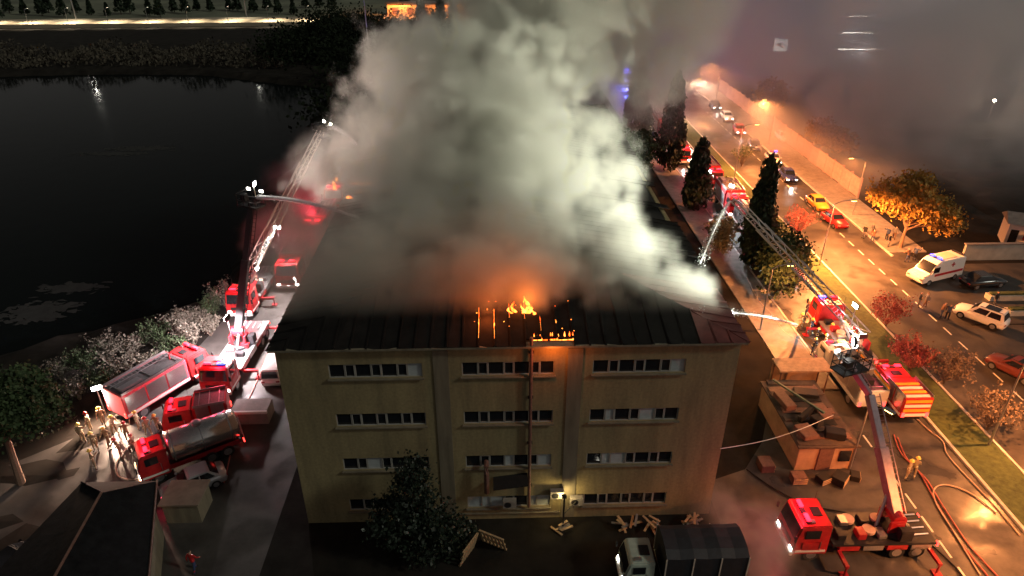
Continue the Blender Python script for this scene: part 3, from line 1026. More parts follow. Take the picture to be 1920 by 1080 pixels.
LADR = aerial_truck('ladder truck with long lattice ladder raised over the right street', (31.0, 50.6), R(90), L=8.6, foot=-3.2, tip=(21.9, 58, 11.0), style='ladder', lad_m=alu, glow=110, cage=False, zt=2.7)
fire_engine('red fire engine between the dark trees and the median', (31.2, 66.0), R(269), L=7.2, glow=60)
fire_engine('red fire engine with white floodlight beside the second cypress', (31.0, 82.5), R(268), L=7.2, glow=120)
fire_engine('red fire engine parked behind the slim cypress on the service road', (31.0, 74.4), R(269), L=6.8, glow=90, head=120)
fire_engine('red fire engine behind the one by the white floodlight', (30.7, 92.0), R(270), L=7.0, glow=110)
fire_engine('small red fire van next to the tallest cypress', (29.6, 103), R(268), L=5.4, W=2.1, H=2.5, roof='none', shutters=2, glow=90, head=120, name='fire_van')
fire_engine('red fire engine with headlights facing the camera far up the right street', (29.9, 117), R(269), L=7.4, head=150, glow=60)
police_v = car('police van with blue flashing beacons at the far end of the right street', (31.2, 160), R(268), white_paint, L=5.2, W=2.0, H=2.3, kind='van', name='police_van', cat='van', beacon_k=('blue', 'blue'), lights=120)
lamp((1.5, 0, 3.6), 7000, (.1, .12, 1), police_v, .3, name='police_beacon_light')
for px, py, m_, lb in ((1362, 224, white_paint, 'pale car far ahead of the queue on the main road'), (1340, 203, black_paint, 'dark car farthest up the main road'), (1466, 262, silver_paint, 'silver car parked by the pink wall')):
    car(lb, g(px, py), R(266), m_, lights=(60 if px < 1400 else False))
q = g(1385, 249)
car('red car leading the queue on the main road', q, R(262), red_paint, lights=True)
q = g(1413, 279)
car('navy blue car second in the queue on the main road', q, R(262), blue_paint)
q = g(1448, 304)
car('white police car with lit headlights on the main road', q, R(265), white_paint, lights=220, beacon_k=('red', 'blue'), name='police_car', cat='police car')
q = g(1476, 336)
car('dark blue car with white headlights behind the police car', q, R(265), blue_paint, lights=240)
q = g(1531, 388)
car('orange taxi on the main road behind a red car', q, R(270), yellow_paint, name='taxi', cat='taxi')
q = g(1563, 420)
car('dark red hatchback nearest to the autumn tree on the main road', q, R(275), red_paint)
q = g(1835, 602)
car('white sport utility car with dark roof next to the driveway', q, R(128), white_paint, L=4.5, W=1.85, H=1.75, kind='suv')
q = g(1898, 702)
car('dark red car cut by the right edge of the picture', q, R(118), mat('maroon_paint', (.13, .03, .02), .3, var=.05, coat=.5), L=4.3, kind='suv', H=1.6)
q = g(1840, 535)
car('black car parked behind the ambulance by the pale wall', q, R(8), black_paint, L=4.5)

def ambulance(label, loc, rz):
    t_ = thing('ambulance', label, 'ambulance', (loc[0], loc[1], .015), rz)
    L, W, H = 5.9, 2.1, 2.55
    prof = [(-L / 2, .4), (L / 2 - .1, .4), (L / 2, .75), (L / 2 - .15, 1.15), (L / 2 - 1.0, 1.35), (L / 2 - 1.75, 2.3), (L / 2 - 2.2, H), (-L / 2 + .05, H)]
    body = MB().prism(prof, -W / 2, W / 2, .14).build('body', white_paint, t_, bevel=.08)
    q = [(L / 2 - 1.03, -.85, 1.42), (L / 2 - 1.03, .85, 1.42), (L / 2 - 1.7, .78, 2.24), (L / 2 - 1.7, -.78, 2.24)]
    qq = [(x + .03, y, z + .03) for x, y, z in q] + [(x - .05, y, z - .02) for x, y, z in q]
    MB().add(qq, [(0, 1, 2, 3), (7, 6, 5, 4), (0, 4, 5, 1), (1, 5, 6, 2), (2, 6, 7, 3), (3, 7, 4, 0)]).build('windscreen', glass, body)
    for sy in (-1, 1):
        MB().box((L / 2 - 1.75, sy * (W / 2 - .07), 1.7), (.85, .05, .6)).build('side_window', glass, body)
        MB().box((-.7, sy * (W / 2 - .035), 1.12), (4.0, .05, .25)).build('side_stripe', red_paint, body)
        MB().box((-1.1, sy * (W / 2 - .1), 1.95), (.5, .05, .14)).build('cross_mark', red_paint, body)
        MB().box((-1.1, sy * (W / 2 - .098), 1.95), (.14, .05, .5)).build('cross_mark', red_paint, body)
        MB().box((L / 2 - .06, sy * .75, .85), (.12, .35, .2)).build('headlight', alu, t_, bevel=.03)
        MB().box((-L / 2 - .01, sy * .9, 1.2), (.05, .14, .5)).build('tail_light', red_dark, t_)
        for x in (L / 2 - 1.1, -L / 2 + 1.1):
            wheel(t_, x, sy * (W / 2 - .12), .36, .24)
    MB().box((-.8, 0, H + .03), (2.2, 1.2, .06)).build('roof_panel', cream_paint, t_, bevel=.02)
    light_bar(t_, L / 2 - 2.4, 1.9, H, ('blue', 'blue'))
    t_.children[-1]
    MB().box((-L / 2 + .3, 0, H + .09), (.2, 1.4, .16)).build('rear_light_bar', dark_metal, t_, bevel=.02)
    return t_
ambulance('white ambulance with red cross parked across the driveway entrance', g(1748, 523), R(200))

def box_lorry(label, loc, rz):
    t_ = thing('box_lorry', label, 'lorry', (loc[0], loc[1], .015), rz)
    L, W = 6.8, 2.4
    truck_cab(t_, L / 2, 2.1, 2.3, 1.7, mat('pale_green_paint', (.45, .5, .42), .4, var=.15, scale=3))
    MB().box((0, 0, .65), (L - .4, 1.0, .25)).build('chassis', dark_metal, t_)
    x0, x1 = -L / 2, L / 2 - 2.2
    MB().box(((x0 + x1) / 2, 0, .95), (x1 - x0, W, .16)).build('flatbed', mat('pale_frame', (.5, .48, .42), .5, var=.15), t_)
    rings = []
    for k in range(7):
        x = x0 + (x1 - x0) * k / 6
        sag = .05 * (k % 2)
        rings.append([(x, -W / 2, 1.03), (x, -W / 2 - .01, 2.95 - sag), (x, -W * .3, 3.2 - sag), (x, 0, 3.26 - sag), (x, W * .3, 3.2 - sag), (x, W / 2 + .01, 2.95 - sag), (x, W / 2, 1.03)])
    tp = MB().loft(rings).build('tarpaulin_cover', navy_tarp, t_)
    for k in range(4):
        x = x0 + (x1 - x0) * k / 3
        for sy in (-1, 1):
            MB().box((x, sy * (W / 2 + .035), 2.0), (.07, .05, 1.9)).build('cover_post', mat('pale_frame', (.5, .48, .42)), tp)
    for sy in (-1, 1):
        for x in (L / 2 - 1.0, -L / 2 + 1.3):
            wheel(t_, x, sy * (W / 2 - .2), .42, .28)
    return t_
box_lorry('pale green lorry with dark tarpaulin cover in front of the burning building', (10.5, 26.6), R(180))

# ------------------------------------------------------------------ trees and shrubs
leaf_dark = mat('leaf_dark', (.03, .05, .02), .7, var=.6, scale=.9, spec=.3)
leaf_pine = mat('leaf_pine', (.045, .07, .028), .7, var=.5, scale=.8, spec=.3)
leaf_autumn = mat('leaf_autumn', (.38, .23, .05), .7, var=.55, scale=.8, spec=.3)
leaf_cyp = mat('leaf_cypress', (.018, .03, .016), .75, var=.5, scale=.9, spec=.3)
leaf_reed = mat('leaf_reed', (.11, .1, .078), .8, var=.5, scale=1.2, spec=.3)
leaf_red_lit = mat('twig_red_lit', (.24, .06, .055), .8, var=.4, scale=2)  # red of the beacon light worked into the twig and leaf colour
nrng = np.random.default_rng(21)

def leaf_mesh(name, pts, size, m, up=.0, long=1.5):
    n = len(pts)
    a = nrng.normal(size=(n, 3))
    a[:, 2] += up
    a /= np.linalg.norm(a, axis=1)[:, None]
    c = nrng.normal(size=(n, 3))
    b_ = np.cross(a, c)
    b_ /= np.linalg.norm(b_, axis=1)[:, None] + 1e-9
    s_ = size * nrng.uniform(.55, 1.35, (n, 1))
    v = np.stack([pts - a * s_ * long / 2, pts + b_ * s_ * .5, pts + a * s_ * long / 2, pts - b_ * s_ * .5], 1).reshape(-1, 3)
    me = bpy.data.meshes.new(name)
    me.vertices.add(4 * n)
    me.vertices.foreach_set('co', v.astype(np.float32).ravel())
    me.loops.add(4 * n)
    me.loops.foreach_set('vertex_index', np.arange(4 * n, dtype=np.int32))
    me.polygons.add(n)
    me.polygons.foreach_set('loop_start', np.arange(0, 4 * n, 4, dtype=np.int32))
    me.update()
    me.validate()
    me.materials.append(m)
    return me

def clump_points(lobes, n, clump=.45, per=26):
    """leaf points gathered into clumps near the skin of each lobe"""
    out, centres = [], []
    vol = np.array([l[3] * l[4] * l[5] for l in lobes]) ** .67
    for l, k in zip(lobes, vol / vol.sum()):
        m = max(3, int(n * k / per))
        d = nrng.normal(size=(m, 3))
        d /= np.linalg.norm(d, axis=1)[:, None]
        rad = nrng.uniform(.45, 1.0, (m, 1)) ** .5 * nrng.uniform(.8, 1.12, (m, 1))
        c = np.array(l[:3]) + d * rad * np.array(l[3:6])
        centres.append(c)
        p = np.repeat(c, per, 0) + nrng.normal(size=(m * per, 3)) * clump * np.array([1, 1, .7])
        out.append(p)
    return np.concatenate(out), np.concatenate(centres)

def tree(label, loc, h_trunk, lobes, n, size, m, name='tree', r=.22, bark_=None, limbs=9, clump=.45, lean=(0, 0), group=None):
    t_ = thing(name, label, 'tree', (loc[0], loc[1], 0), 0, group)
    pts, cen = clump_points(lobes, n, clump)
    tr = MB()
    top = Vector((lean[0], lean[1], h_trunk))
    tr.tube([Vector((0, 0, -.2)), Vector((lean[0] * .3, lean[1] * .3 + .05, h_trunk * .4)), top], r * 1.2, 8, r * .7)
    for k in range(limbs):
        c = Vector(cen[nrng.integers(len(cen))])
        s_ = Vector((0, 0, 0)).lerp(top, .7 + .3 * random.random())
        s_ = Vector((lean[0], lean[1], h_trunk)) * (.72 + .28 * random.random())
        mid = s_.lerp(c, .5) + Vector((0, 0, .3))
        tr.tube([s_, mid, c], r * .5, 5, .03)
    tr.build('trunk', bark_ or bark, t_)
    link('crown', leaf_mesh('crown', pts, size, m), t_)
    return t_

def cypress(label, loc, h, rad, n=5200):
    t_ = thing('cypress_tree', label, 'tree', (loc[0], loc[1], 0))
    z = nrng.uniform(.03, 1, n) ** .9
    prof = np.where(z < .18, .55 + z * 2.4, 1.0) * np.clip(1 - ((z - .18) / .82), 0, 1) ** .62
    th = nrng.uniform(0, 2 * math.pi, n)
    lump = 1 + .16 * np.sin(th * 3 + z * 9) + .1 * np.sin(th * 5 - z * 17)
    rr_ = rad * prof * lump * nrng.uniform(.55, 1.05, n) ** .5
    pts = np.stack([rr_ * np.cos(th), rr_ * np.sin(th), z * h + .3], 1)
    pts = pts[::16]
    pts = np.repeat(pts, 16, 0) * np.array([1.06, 1.06, 1]) + nrng.normal(size=(len(pts) * 16, 3)) * np.array([.2, .2, .42])
    MB().tube([(0, 0, -.2), (0, 0, h * .5), (0, 0, h * .92)], .2, 7, .04).build('trunk', bark, t_)
    link('crown', leaf_mesh('crown', pts, .34, leaf_cyp, up=2.0, long=1.9), t_)
    return t_

cypress('tallest dark cypress in front of the pale verge on the right street', (26.6, 98.0), 13.6, 1.7)
cypress('cypress behind the tallest one, half lost in smoke', (24.6, 114.5), 12.6, 2.1)
cypress('slim dark cypress beside the main road and police car', (28.6, 66.5), 11.4, 1.35)
cypress('short dark cypress next to the white floodlight', (26.6, 83.2), 8.2, 1.5)
tree('dark bare-topped tree standing between the sidewalk and the fire engines', (29.0, 60.2), 2.6, [(0, -.4, 4.0, 2.3, 2.6, 2.0), (-1.2, -2.6, 3.2, 1.6, 2.0, 1.6), (1.0, 1.6, 4.4, 1.6, 1.8, 1.6)], 5200, .26, leaf_dark, limbs=16)
tree('dark leafy tree hiding the red fire engine by the median', (29.6, 68.2), 2.2, [(0, 0, 3.2, 1.7, 2.2, 1.6), (1.3, -1.4, 3.4, 1.4, 1.4, 1.3)], 3600, .25, leaf_dark, limbs=10)
tree('pale leaved small tree lit by the white floodlight', (26.0, 70.5), 1.6, [(0, 0, 2.5, 1.2, 1.6, 1.1), (-.6, -2.2, 2.0, .9, 1.0, .9)], 2200, .22, mat('leaf_pale', (.2, .17, .09), .7, var=.5, scale=1), limbs=6)
tree('dark bushy tree beside the burning building right wall behind smoke', (19.5, 92), 3, [(0, 0, 5, 3.2, 3.5, 2.8), (2, 4, 4.2, 2.5, 3, 2.4), (-2, 6, 5, 2.6, 3, 2.6)], 4200, .4, leaf_dark)
tree('broad orange lit autumn tree on the far sidewalk above the bystanders', (47.2, 70.2), 3.0, [(0, .4, 5.6, 2.9, 2.6, 2.3), (-2.0, 1.4, 6.2, 2.0, 2.0, 1.7), (3.0, .2, 4.4, 2.2, 2.2, 1.8), (4.6, .2, 3.4, 1.4, 1.6, 1.3), (1.0, 2.2, 7.0, 1.8, 1.8, 1.4)], 8200, .24, leaf_autumn, bark_=bark_pale, limbs=14, r=.2)
tree('smaller orange tree behind the pink wall next to the sidewalk lamp', (52.2, 104), 2.2, [(0, 0, 4, 2.6, 2.6, 2), (1.6, -3, 3.6, 2, 2, 1.6)], 3000, .32, leaf_autumn, bark_=bark_pale)
tree('orange lit tree behind the far end of the pink wall', (52.6, 128), 2.4, [(0, 0, 4.6, 2.8, 3, 2.2)], 2400, .36, leaf_autumn, bark_=bark_pale)
tree('round crowned pine with slanted trunk at the left edge', (-32.4, 35.4), 4.6, [(.6, -.6, 6.6, 2.9, 2.4, 1.7), (2.8, .2, 6.2, 2.0, 1.8, 1.3), (-1.8, -.5, 6.4, 2.2, 2.0, 1.4), (1.2, 1.2, 6.9, 2.2, 1.8, 1.3)], 9500, .2, leaf_pine, name='pine_tree', bark_=bark_pale, r=.24, limbs=14, clump=.35, lean=(.4, .1))
tree('dark leafy tree hiding the lower left windows of the facade', (-4.9, 28.9), 2.2, [(0, 0, 4.6, 1.3, 1.1, 2.2), (-.9, -.2, 2.9, 1.6, 1.3, 1.6), (1.3, -.2, 2.3, 1.5, 1.2, 1.4), (.2, .2, 6.6, .6, .6, .9)], 6200, .17, mat('leaf_glossy', (.018, .028, .018), .45, var=.5, scale=2, spec=.35), limbs=9, clump=.3)
tree('low dark bush between the facade tree and the pallets', (-2.6, 29.0), .5, [(0, 0, 1.2, 1.1, 1.0, 1.0), (-1.5, -.6, 1.3, 1.2, 1.1, 1.1)], 2600, .16, MATS['leaf_glossy'], name='bush', clump=.28, limbs=4)

def bare_shrub(label, loc, h, spread, m, n0=26, seed=1, leaves=0, leaf_m=None, name='bare_shrub', cat='shrub', group=None, rz=0):
    rg = random.Random(seed)
    t_ = thing(name, label, cat, (loc[0], loc[1], loc[2] if len(loc) > 2 else 0), rz, group)
    mb = MB()
    tips = []
    def grow(p, d, l, r_, lev):
        q = p + d * l
        mb.bar(p, q, r_, 3, r_ * .55)
        tips.append(q)
        if lev == 0:
            return
        for _ in range(3 if lev > 1 else 2):
            nd = (d + Vector((rg.uniform(-.55, .55), rg.uniform(-.55, .55), rg.uniform(-.15, .5)))).normalized()
            grow(p.lerp(q, rg.uniform(.55, 1)), nd, l * rg.uniform(.5, .8), r_ * .55, lev - 1)
    for k in range(n0):
        a = 2 * math.pi * k / n0 + rg.uniform(-.3, .3)
        tilt = rg.uniform(.15, 1.0) * spread
        d = Vector((math.cos(a) * tilt, math.sin(a) * tilt, 1)).normalized()
        grow(Vector((math.cos(a) * .1, math.sin(a) * .1, .25 + rg.uniform(0, .3))), d, h * rg.uniform(.35, .55), .022, 2)
    MB().tube([(0, 0, -.1), (0, 0, .45)], .12, 7, .1).build('trunk', bark, t_)
    mb.build('branches', m, t_)
    if leaves:
        P_ = np.array([tuple(p) for p in tips])
        P_ = P_[nrng.integers(0, len(P_), leaves)] + nrng.normal(size=(leaves, 3)) * .14
        link('crown', leaf_mesh('crown', P_, .13, leaf_m), t_)
    return t_
twig = mat('twig_brown', (.11, .08, .06), .85, var=.4, scale=2)
bare_shrub('bare round shrub on the median opposite the ambulance', g(1660, 612), 2.9, 1.0, leaf_red_lit, 30, 3, 1500, leaf_red_lit)
bare_shrub('red lit bare shrub on the median behind the banded fire engine', g(1703, 694), 2.7, 1.1, leaf_red_lit, 30, 4, 2400, leaf_red_lit)
bare_shrub('wide dark bare shrub on the median by the second kerb', g(1768, 720), 2.9, 1.15, twig, 34, 5, 1300, twig)
bare_shrub('large bare shrub on the median near the right edge', g(1850, 806), 3.2, 1.15, twig, 38, 6, 1000, twig)
bare_shrub('bare red lit tree in front of the orange taxi', g(1495, 440, 0), 3.2, .9, leaf_red_lit, 34, 8, 700, leaf_red_lit)
bare_shrub('dark round shrub on the median below the navy car', g(1390, 312, 0), 3.2, .9, twig, 30, 9, 600, leaf_dark)
# reeds and shrubs on the lake bank
bank = [(118, 700), (160, 690), (205, 668), (250, 655), (296, 640), (338, 618), (372, 600), (402, 582), (428, 566), (150, 735), (195, 722), (240, 705), (285, 686), (328, 664), (362, 640), (396, 615)]
wh = ['farthest down the bank to the left', 'second on the outer edge of the bank', 'leaning over the dark water', 'pale and tall in mid bank', 'brushy, above the long fire engine', 'near the lamp lit trucks', 'brown, beside the tall boom', 'thin, next to the pale ladder', 'last one up the left street', 'low and dark above the pine', 'rusty, behind the resting crew', 'brown, touching the long fire engine', 'white tipped, over the fire engine roof', 'silvery, by the fire engine cab', 'lit brightly by the bluish floodlight', 'golden, beside the aerial truck']
for k, ((px, py), w_) in enumerate(zip(bank, wh)):
    p = g(px, py + 14)
    bare_shrub('scrubby lakeside shrub, ' + w_, (p.x, p.y, -.25), 1.9 + .5 * (k % 3), .75, (leaf_reed, twig)[k % 2], 20, 30 + k, 900, (leaf_reed, leaf_dark, leaf_reed)[k % 3], name='lakeside_shrub', group='shrubs along the lake bank', rz=k * .7)
# floating weed on the lake
p0 = g(75, 588)
lake_weed = mat('pale_weed', (.022, .022, .02), .9, var=.5, scale=1.5)
for px, py, a, b_ in ((75, 585, 3.2, 1.1), (135, 540, 2.6, .5), (270, 278, 5, .6), (215, 288, 4.5, .5), (150, 115, 9, 1.6), (110, 122, 14, 1.2), (170, 130, 6, .9), (60, 130, 12, .7)):
    p = g(px, py, -1.09)
    pts = nrng.normal(size=(260, 3)) * np.array([a * .5, b_ * .9, 0]) + np.array([p.x, p.y, -1.085])
    v, f = [], []
    for q in pts:
        s_ = nrng.uniform(.1, .45)
        ang = nrng.uniform(0, 6.28, 5)
        ang.sort()
        o_ = len(v)
        v += [(q[0] + s_ * 1.8 * math.cos(t0), q[1] + s_ * math.sin(t0), q[2] + nrng.uniform(0, .01)) for t0 in ang]
        f.append(tuple(range(o_, o_ + 5)))
    MBx = MB().add(v, f)
    struct(MBx.build('floating_weed', lake_weed), 'stuff', 'pale patches of weed floating on the dark lake')

# ------------------------------------------------------------------ street lamps
def street_lamp(label, loc, h=7.2, arm=1.7, ang=0., energy=9000, color=SODIUM, em=None, cone=171):
    t_ = thing('street_lamp', label, 'street lamp', (loc[0], loc[1], .1), ang)
    MB().tube([(0, 0, 0), (0, 0, h * .5), (0, 0, h)], .09, 8, .05).build('pole', grey_metal, t_)
    MB().tube([(0, 0, h - .05), (arm * .4, 0, h + .3), (arm, 0, h + .4)], .045, 6).build('arm', grey_metal, t_)
    hd = MB().box((arm + .3, 0, h + .4), (.75, .3, .14)).build('lamp_head', grey_metal, t_, bevel=.04)
    MB().box((arm + .3, 0, h + .315), (.55, .22, .03)).build('lens', em or E_sodium, hd)
    lamp((arm + .3, 0, h + .24), energy, color, t_, .18, aim=(arm + .3, 0, 0), cone=cone, blend=.35, name='lamp_light')
    return t_
for y, e, lb in ((66.0, 19000, 'street lamp on the median next to the slim cypress'),
                 (95.5, 10000, 'street lamp on the median opposite the pink wall'),
                 (126, 4500, 'street lamp on the median at the far queue of cars'),
                 (157, 3500, 'farthest street lamp on the median, in haze'),
                 (37.0, 4600, 'street lamp on the median in the lower right corner')):
    street_lamp(lb, (35.9, y), ang=0, energy=e * 3.0, color=SODIUM if y < 110 else (1, .62, .38))
for y, e, lb in ((80, 5000, 'street lamp at the edge of the sidewalk near the autumn tree'),
                 (110, 3500, 'street lamp at the pink wall behind the parked cars'),
                 (140, 3000, 'street lamp at the far end of the pink wall')):
    street_lamp(lb, (46.2, y), ang=math.pi, energy=e * 2.6)
q = (24.7, 53.0)
street_lamp('street lamp beside the orange sidewalk left of the fire crew', q, h=6.4, ang=0, energy=9500, arm=1.2)
q = g(1592, 880)
street_lamp('street lamp in front of the kiosk', q, h=5.6, ang=R(-60), energy=1600, arm=1.0)
street_lamp('street lamp over the lower part of the service road', (34.0, 22.5), ang=math.pi, energy=15000, arm=2.6)
# high masts on the far shore, mirrored in the lake
def mast(label, px, py, d_, h, energy):
    r_ = _ray(px, py)
    p = Vector((0, 0, CAM_H)) + r_ * (d_ / r_.y)
    t_ = thing('light_mast', label, 'light mast', (p.x, p.y, 0))
    MB().tube([(0, 0, 0), (0, 0, h)], .25, 8, .12).build('pole', alu, t_)
    hd = MB().box((0, 0, h), (1.6, .5, .5)).build('lamp_head', grey_metal, t_, bevel=.1)
    MB().box((0, -.3, h - .1), (1.4, .12, .4)).build('lens', mat('mast_lens', (1, 1, 1), var=0, emit=160, ecol=(1, .97, .85)), hd)
    lamp((0, -.8, h), energy, (1, .9, .68), t_, .4, aim=(0, -6, 0), cone=50, blend=.9, name='lamp_light')
    return t_
mast('tall light mast on the far shore whose lamp mirrors in the lake', 178, 157, 262, 20.0, 14000)
mast('second light mast on the far shore nearer the dark wood', 483, 147, 268, 18.6, 14000)

# ------------------------------------------------------------------ far shore
far_m = mat('far_road', (.36, .3, .22), .8, var=.3, scale=.15, stretch=(.2, 1, 1))
pA, pB = g(-60, 66), g(600, 42)
struct(MB().add([(pA.x - 300, 236, 0), (pB.x, 252, 0), (pB.x, 252, 1.2), (pA.x - 300, 236, 1.2), (pA.x - 300, 250, 1.2), (pB.x, 266, 1.2), (pB.x, 266, 0), (pA.x - 300, 250, 0)],
     [(0, 1, 2, 3), (3, 2, 5, 4), (4, 5, 6, 7)]).build('embankment_road', far_m))
for k in range(9):
    u = k / 8
    q = g(-20 + 600 * u, 50)
    yy_ = 236 + 16 * (q.x - (pA.x - 300)) / (pB.x - (pA.x - 300)) + 1.5
    street_lamp('small street lamp on the far shore road, %s from the left end' % ('first', 'second', 'third', 'fourth', 'fifth', 'sixth', 'seventh', 'eighth', 'ninth')[k], (q.x * (yy_ / q.y), yy_), h=5.5, ang=R(90), energy=9000, color=(1, .82, .55), em=mat('far_lens', (1, .9, .7), var=0, emit=8, ecol=(1, .85, .6)), cone=125)
sheet('far_field', [(-420, 268), (-40, 268), (-40, 420), (-420, 420)], .02, mat('far_field', (.14, .15, .1), .9, var=.5, scale=.05))
k = 0
far_lab = 'dark conifer in the row of trees behind the far shore road'
ORD = ['first', 'second', 'third', 'fourth', 'fifth', 'sixth', 'seventh', 'eighth', 'ninth', 'tenth', 'eleventh', 'twelfth', 'thirteenth', 'fourteenth', 'fifteenth', 'sixteenth', 'seventeenth', 'eighteenth', 'nineteenth', 'twentieth', 'twenty-first', 'twenty-second', 'twenty-third', 'twenty-fourth', 'twenty-fifth', 'twenty-sixth']
for px in range(4, 640, 25):
    base = g(px + random.uniform(-6, 6), 50 - .018 * px + random.uniform(-6, 0))
    d_ = base.y + random.uniform(12, 34)
    x = base.x * d_ / base.y
    h = random.uniform(4.5, 9.5)
    t_ = thing('far_conifer', far_lab, 'tree', (x, d_, 0), 0, 'conifers behind the far shore road')
    t_['label'] = 'dark conifer behind the far shore road, %s from the left end of the row' % ORD[(px - 4) // 25]
    n = 420
    z = nrng.uniform(.12, 1, n)
    th = nrng.uniform(0, 6.28, n)
    r_ = h * .27 * (1.05 - z) * nrng.uniform(.4, 1.1, n)
    MB().tube([(0, 0, 0), (0, 0, h * .9)], .18, 6, .03).build('trunk', bark, t_)
    link('crown', leaf_mesh('crown', np.stack([r_ * np.cos(th), r_ * np.sin(th), z * h], 1), .75, leaf_cyp, up=.5), t_)
# reeds along the far water line and the wood at the right of the lake, each read as one mass
m_ = 11000
xx = nrng.uniform(-200, -52, m_)
yy = 186 + 3 * np.sin(xx * .05) + nrng.uniform(-8, 14, m_)
zz = nrng.uniform(0, 1, m_) ** .8 * (2.2 + 1.3 * np.sin(xx * .23) + .8 * np.sin(xx * .71))
struct(link('reed_belt', leaf_mesh('reed_belt', np.stack([xx, yy, np.abs(zz)], 1), .55, mat('leaf_far_reed', (.06, .05, .035), .9, var=.5, scale=.3), up=1.5)), 'stuff', 'dark belt of reeds along the far shore of the lake')
pts = []
for _ in range(150):
    a, b_ = random.uniform(0, 1), random.uniform(0, 1)
    c = Vector((-58 + 46 * a, 118 + 130 * b_, 0))
    if c.x < -30 and c.y < 184 + (c.x + 58) * -1.0:
        continue
    h = random.uniform(3.5, 8)
    pts.append(nrng.normal(size=(260, 3)) * np.array([2.6, 2.6, h * .3]) + np.array([c.x, c.y, h * .5]))
pts = np.concatenate(pts)
pts = pts[pts[:, 2] > .2]
struct(link('far_wood', leaf_mesh('far_wood', pts, .6, mat('leaf_far_wood', (.012, .017, .009), .9, var=.5, scale=.3, spec=.1))), 'stuff', 'dark wood at the far right end of the lake')
tree('large round dark tree at the corner of the far shore', g(588, 98), 3, [(0, 0, 4.4, 4.5, 4, 3), (-3, 0, 3.4, 3, 3.4, 2.4), (4, 1, 3.6, 3.4, 3.4, 2.6)], 5200, .45, mat('leaf_far_wood', (.012, .017, .009)), clump=.8)
pole_p = g(692, 100)
t_ = thing('flood_pole', 'thin pale pole rising from the dark wood', 'pole', (pole_p.x, pole_p.y, 0))
MB().tube([(0, 0, 0), (0, 0, 24)], .16, 6, .09).build('pole', alu, t_)
# lit yard seen between trees at the top
p = g(810, 30)
lit_house = thing('warehouse', 'orange lit low warehouse between dark trees at the top', 'building', (p.x, p.y + 6, 0))
MB().box((0, 0, 2), (34, 6, 4)).build('wall', mat('ochre_wall', (.5, .36, .2), .8, var=.2, scale=.3), lit_house)
MB().box((0, 0, 4.15), (35, 7, .3)).build('roof', dark_metal, lit_house)
for k in range(6):
    MB().box((-14 + 5.6 * k, -3.03, 1.5), (2.2, .1, 2.4)).build('door', rust, lit_house)
sheet('lit_yard', [(p.x - 22, p.y - 12), (p.x + 22, p.y - 12), (p.x + 22, p.y + 3), (p.x - 22, p.y + 3)], .02, paving)
for dx in (-12, 10):
    street_lamp('street lamp in the orange yard at the top, ' + ('left one' if dx < 0 else 'right one'), (p.x + dx, p.y - 3), h=7, ang=R(90), energy=26000)
for k, dx in enumerate((-9, -2, 2.5)):
    t_ = thing('yard_cypress', ('dark tree left of the orange warehouse doors', 'dark tree in the middle of the orange yard', 'tall dark tree at the right of the orange yard')[k], 'tree', (p.x + 6 + dx, p.y - 11, 0))
    n = 700
    z = nrng.uniform(.05, 1, n)
    th = nrng.uniform(0, 6.28, n)
    r_ = 1.9 * (1.1 - z) ** .6 * nrng.uniform(.4, 1.1, n)
    MB().tube([(0, 0, 0), (0, 0, 8)], .2, 6, .03).build('trunk', bark, t_)
    link('crown', leaf_mesh('crown', np.stack([r_ * np.cos(th), r_ * np.sin(th), z * 9.5], 1), .8, leaf_cyp), t_)
# far lights on the right, seen through the smoke
for k, (px, py, L_) in enumerate(((1612, 93, 11), (1608, 62, 9), (1608, 31, 6))):
    p = g(px, py, 4)
    t_ = thing('strip_lamp', ('nearest', 'middle', 'farthest')[k] + ' of the three long white strip lamps in the far haze', 'lamp', (p.x, p.y, 0))
    for sx in (-1, 1):
        MB().bar((sx * L_ / 2, 0, 0), (sx * L_ / 2, 0, 4), .08, 6).build('post', grey_metal, t_)
    MB().box((0, 0, 4.15), (L_ + .3, .5, .16)).build('housing', grey_metal, t_)
    MB().box((0, -.27, 4.12), (L_, .08, .26)).build('tube', mat('strip_glow', (1, 1, 1), var=0, emit=40, ecol=(1, .93, .78)), t_)
    lamp((0, -2.5, 4.3), 8000, (1, .92, .88), t_, .5, name='lamp_light')
p = g(1460, 106)
t_ = thing('lit_sign', 'square white lit sign on posts in the dark beyond the wall', 'sign', (p.x, p.y, 0))
for sx in (-1, 1):
    MB().bar((sx * 1.2, .1, 0), (sx * 1.2, .1, 4.6), .1, 6).build('post', grey_metal, t_)
MB().box((0, 0, 3.0), (3.6, .2, 3.2)).build('panel', mat('sign_glow', (.9, .9, .85), var=0, emit=7, ecol=(1, .95, .85)), t_)
MB().box((-.5, -.13, 3.1), (.9, .03, .8)).build('dark_mark', dark_metal, t_)
MB().box((.35, -.13, 2.5), (.5, .03, .5)).build('dark_mark', dark_metal, t_)
p = g(1850, 232)
t_ = thing('yard_lamp', 'single bright lamp far off at the right edge', 'lamp', (p.x, p.y, 0))
MB().bar((0, 0, 0), (0, 0, 4), .07, 6).build('pole', grey_metal, t_)
MB().lathe((0, 0, 4), [(.1, 0), (.3, .15), (.3, .4), (.1, .5)], 10).build('globe', mat('globe_glow', (1, .9, .8), var=0, emit=60, ecol=(1, .8, .6)), t_)
lamp((0, -.6, 4.2), 2500, (1, .75, .5), t_, .3, name='lamp_light')

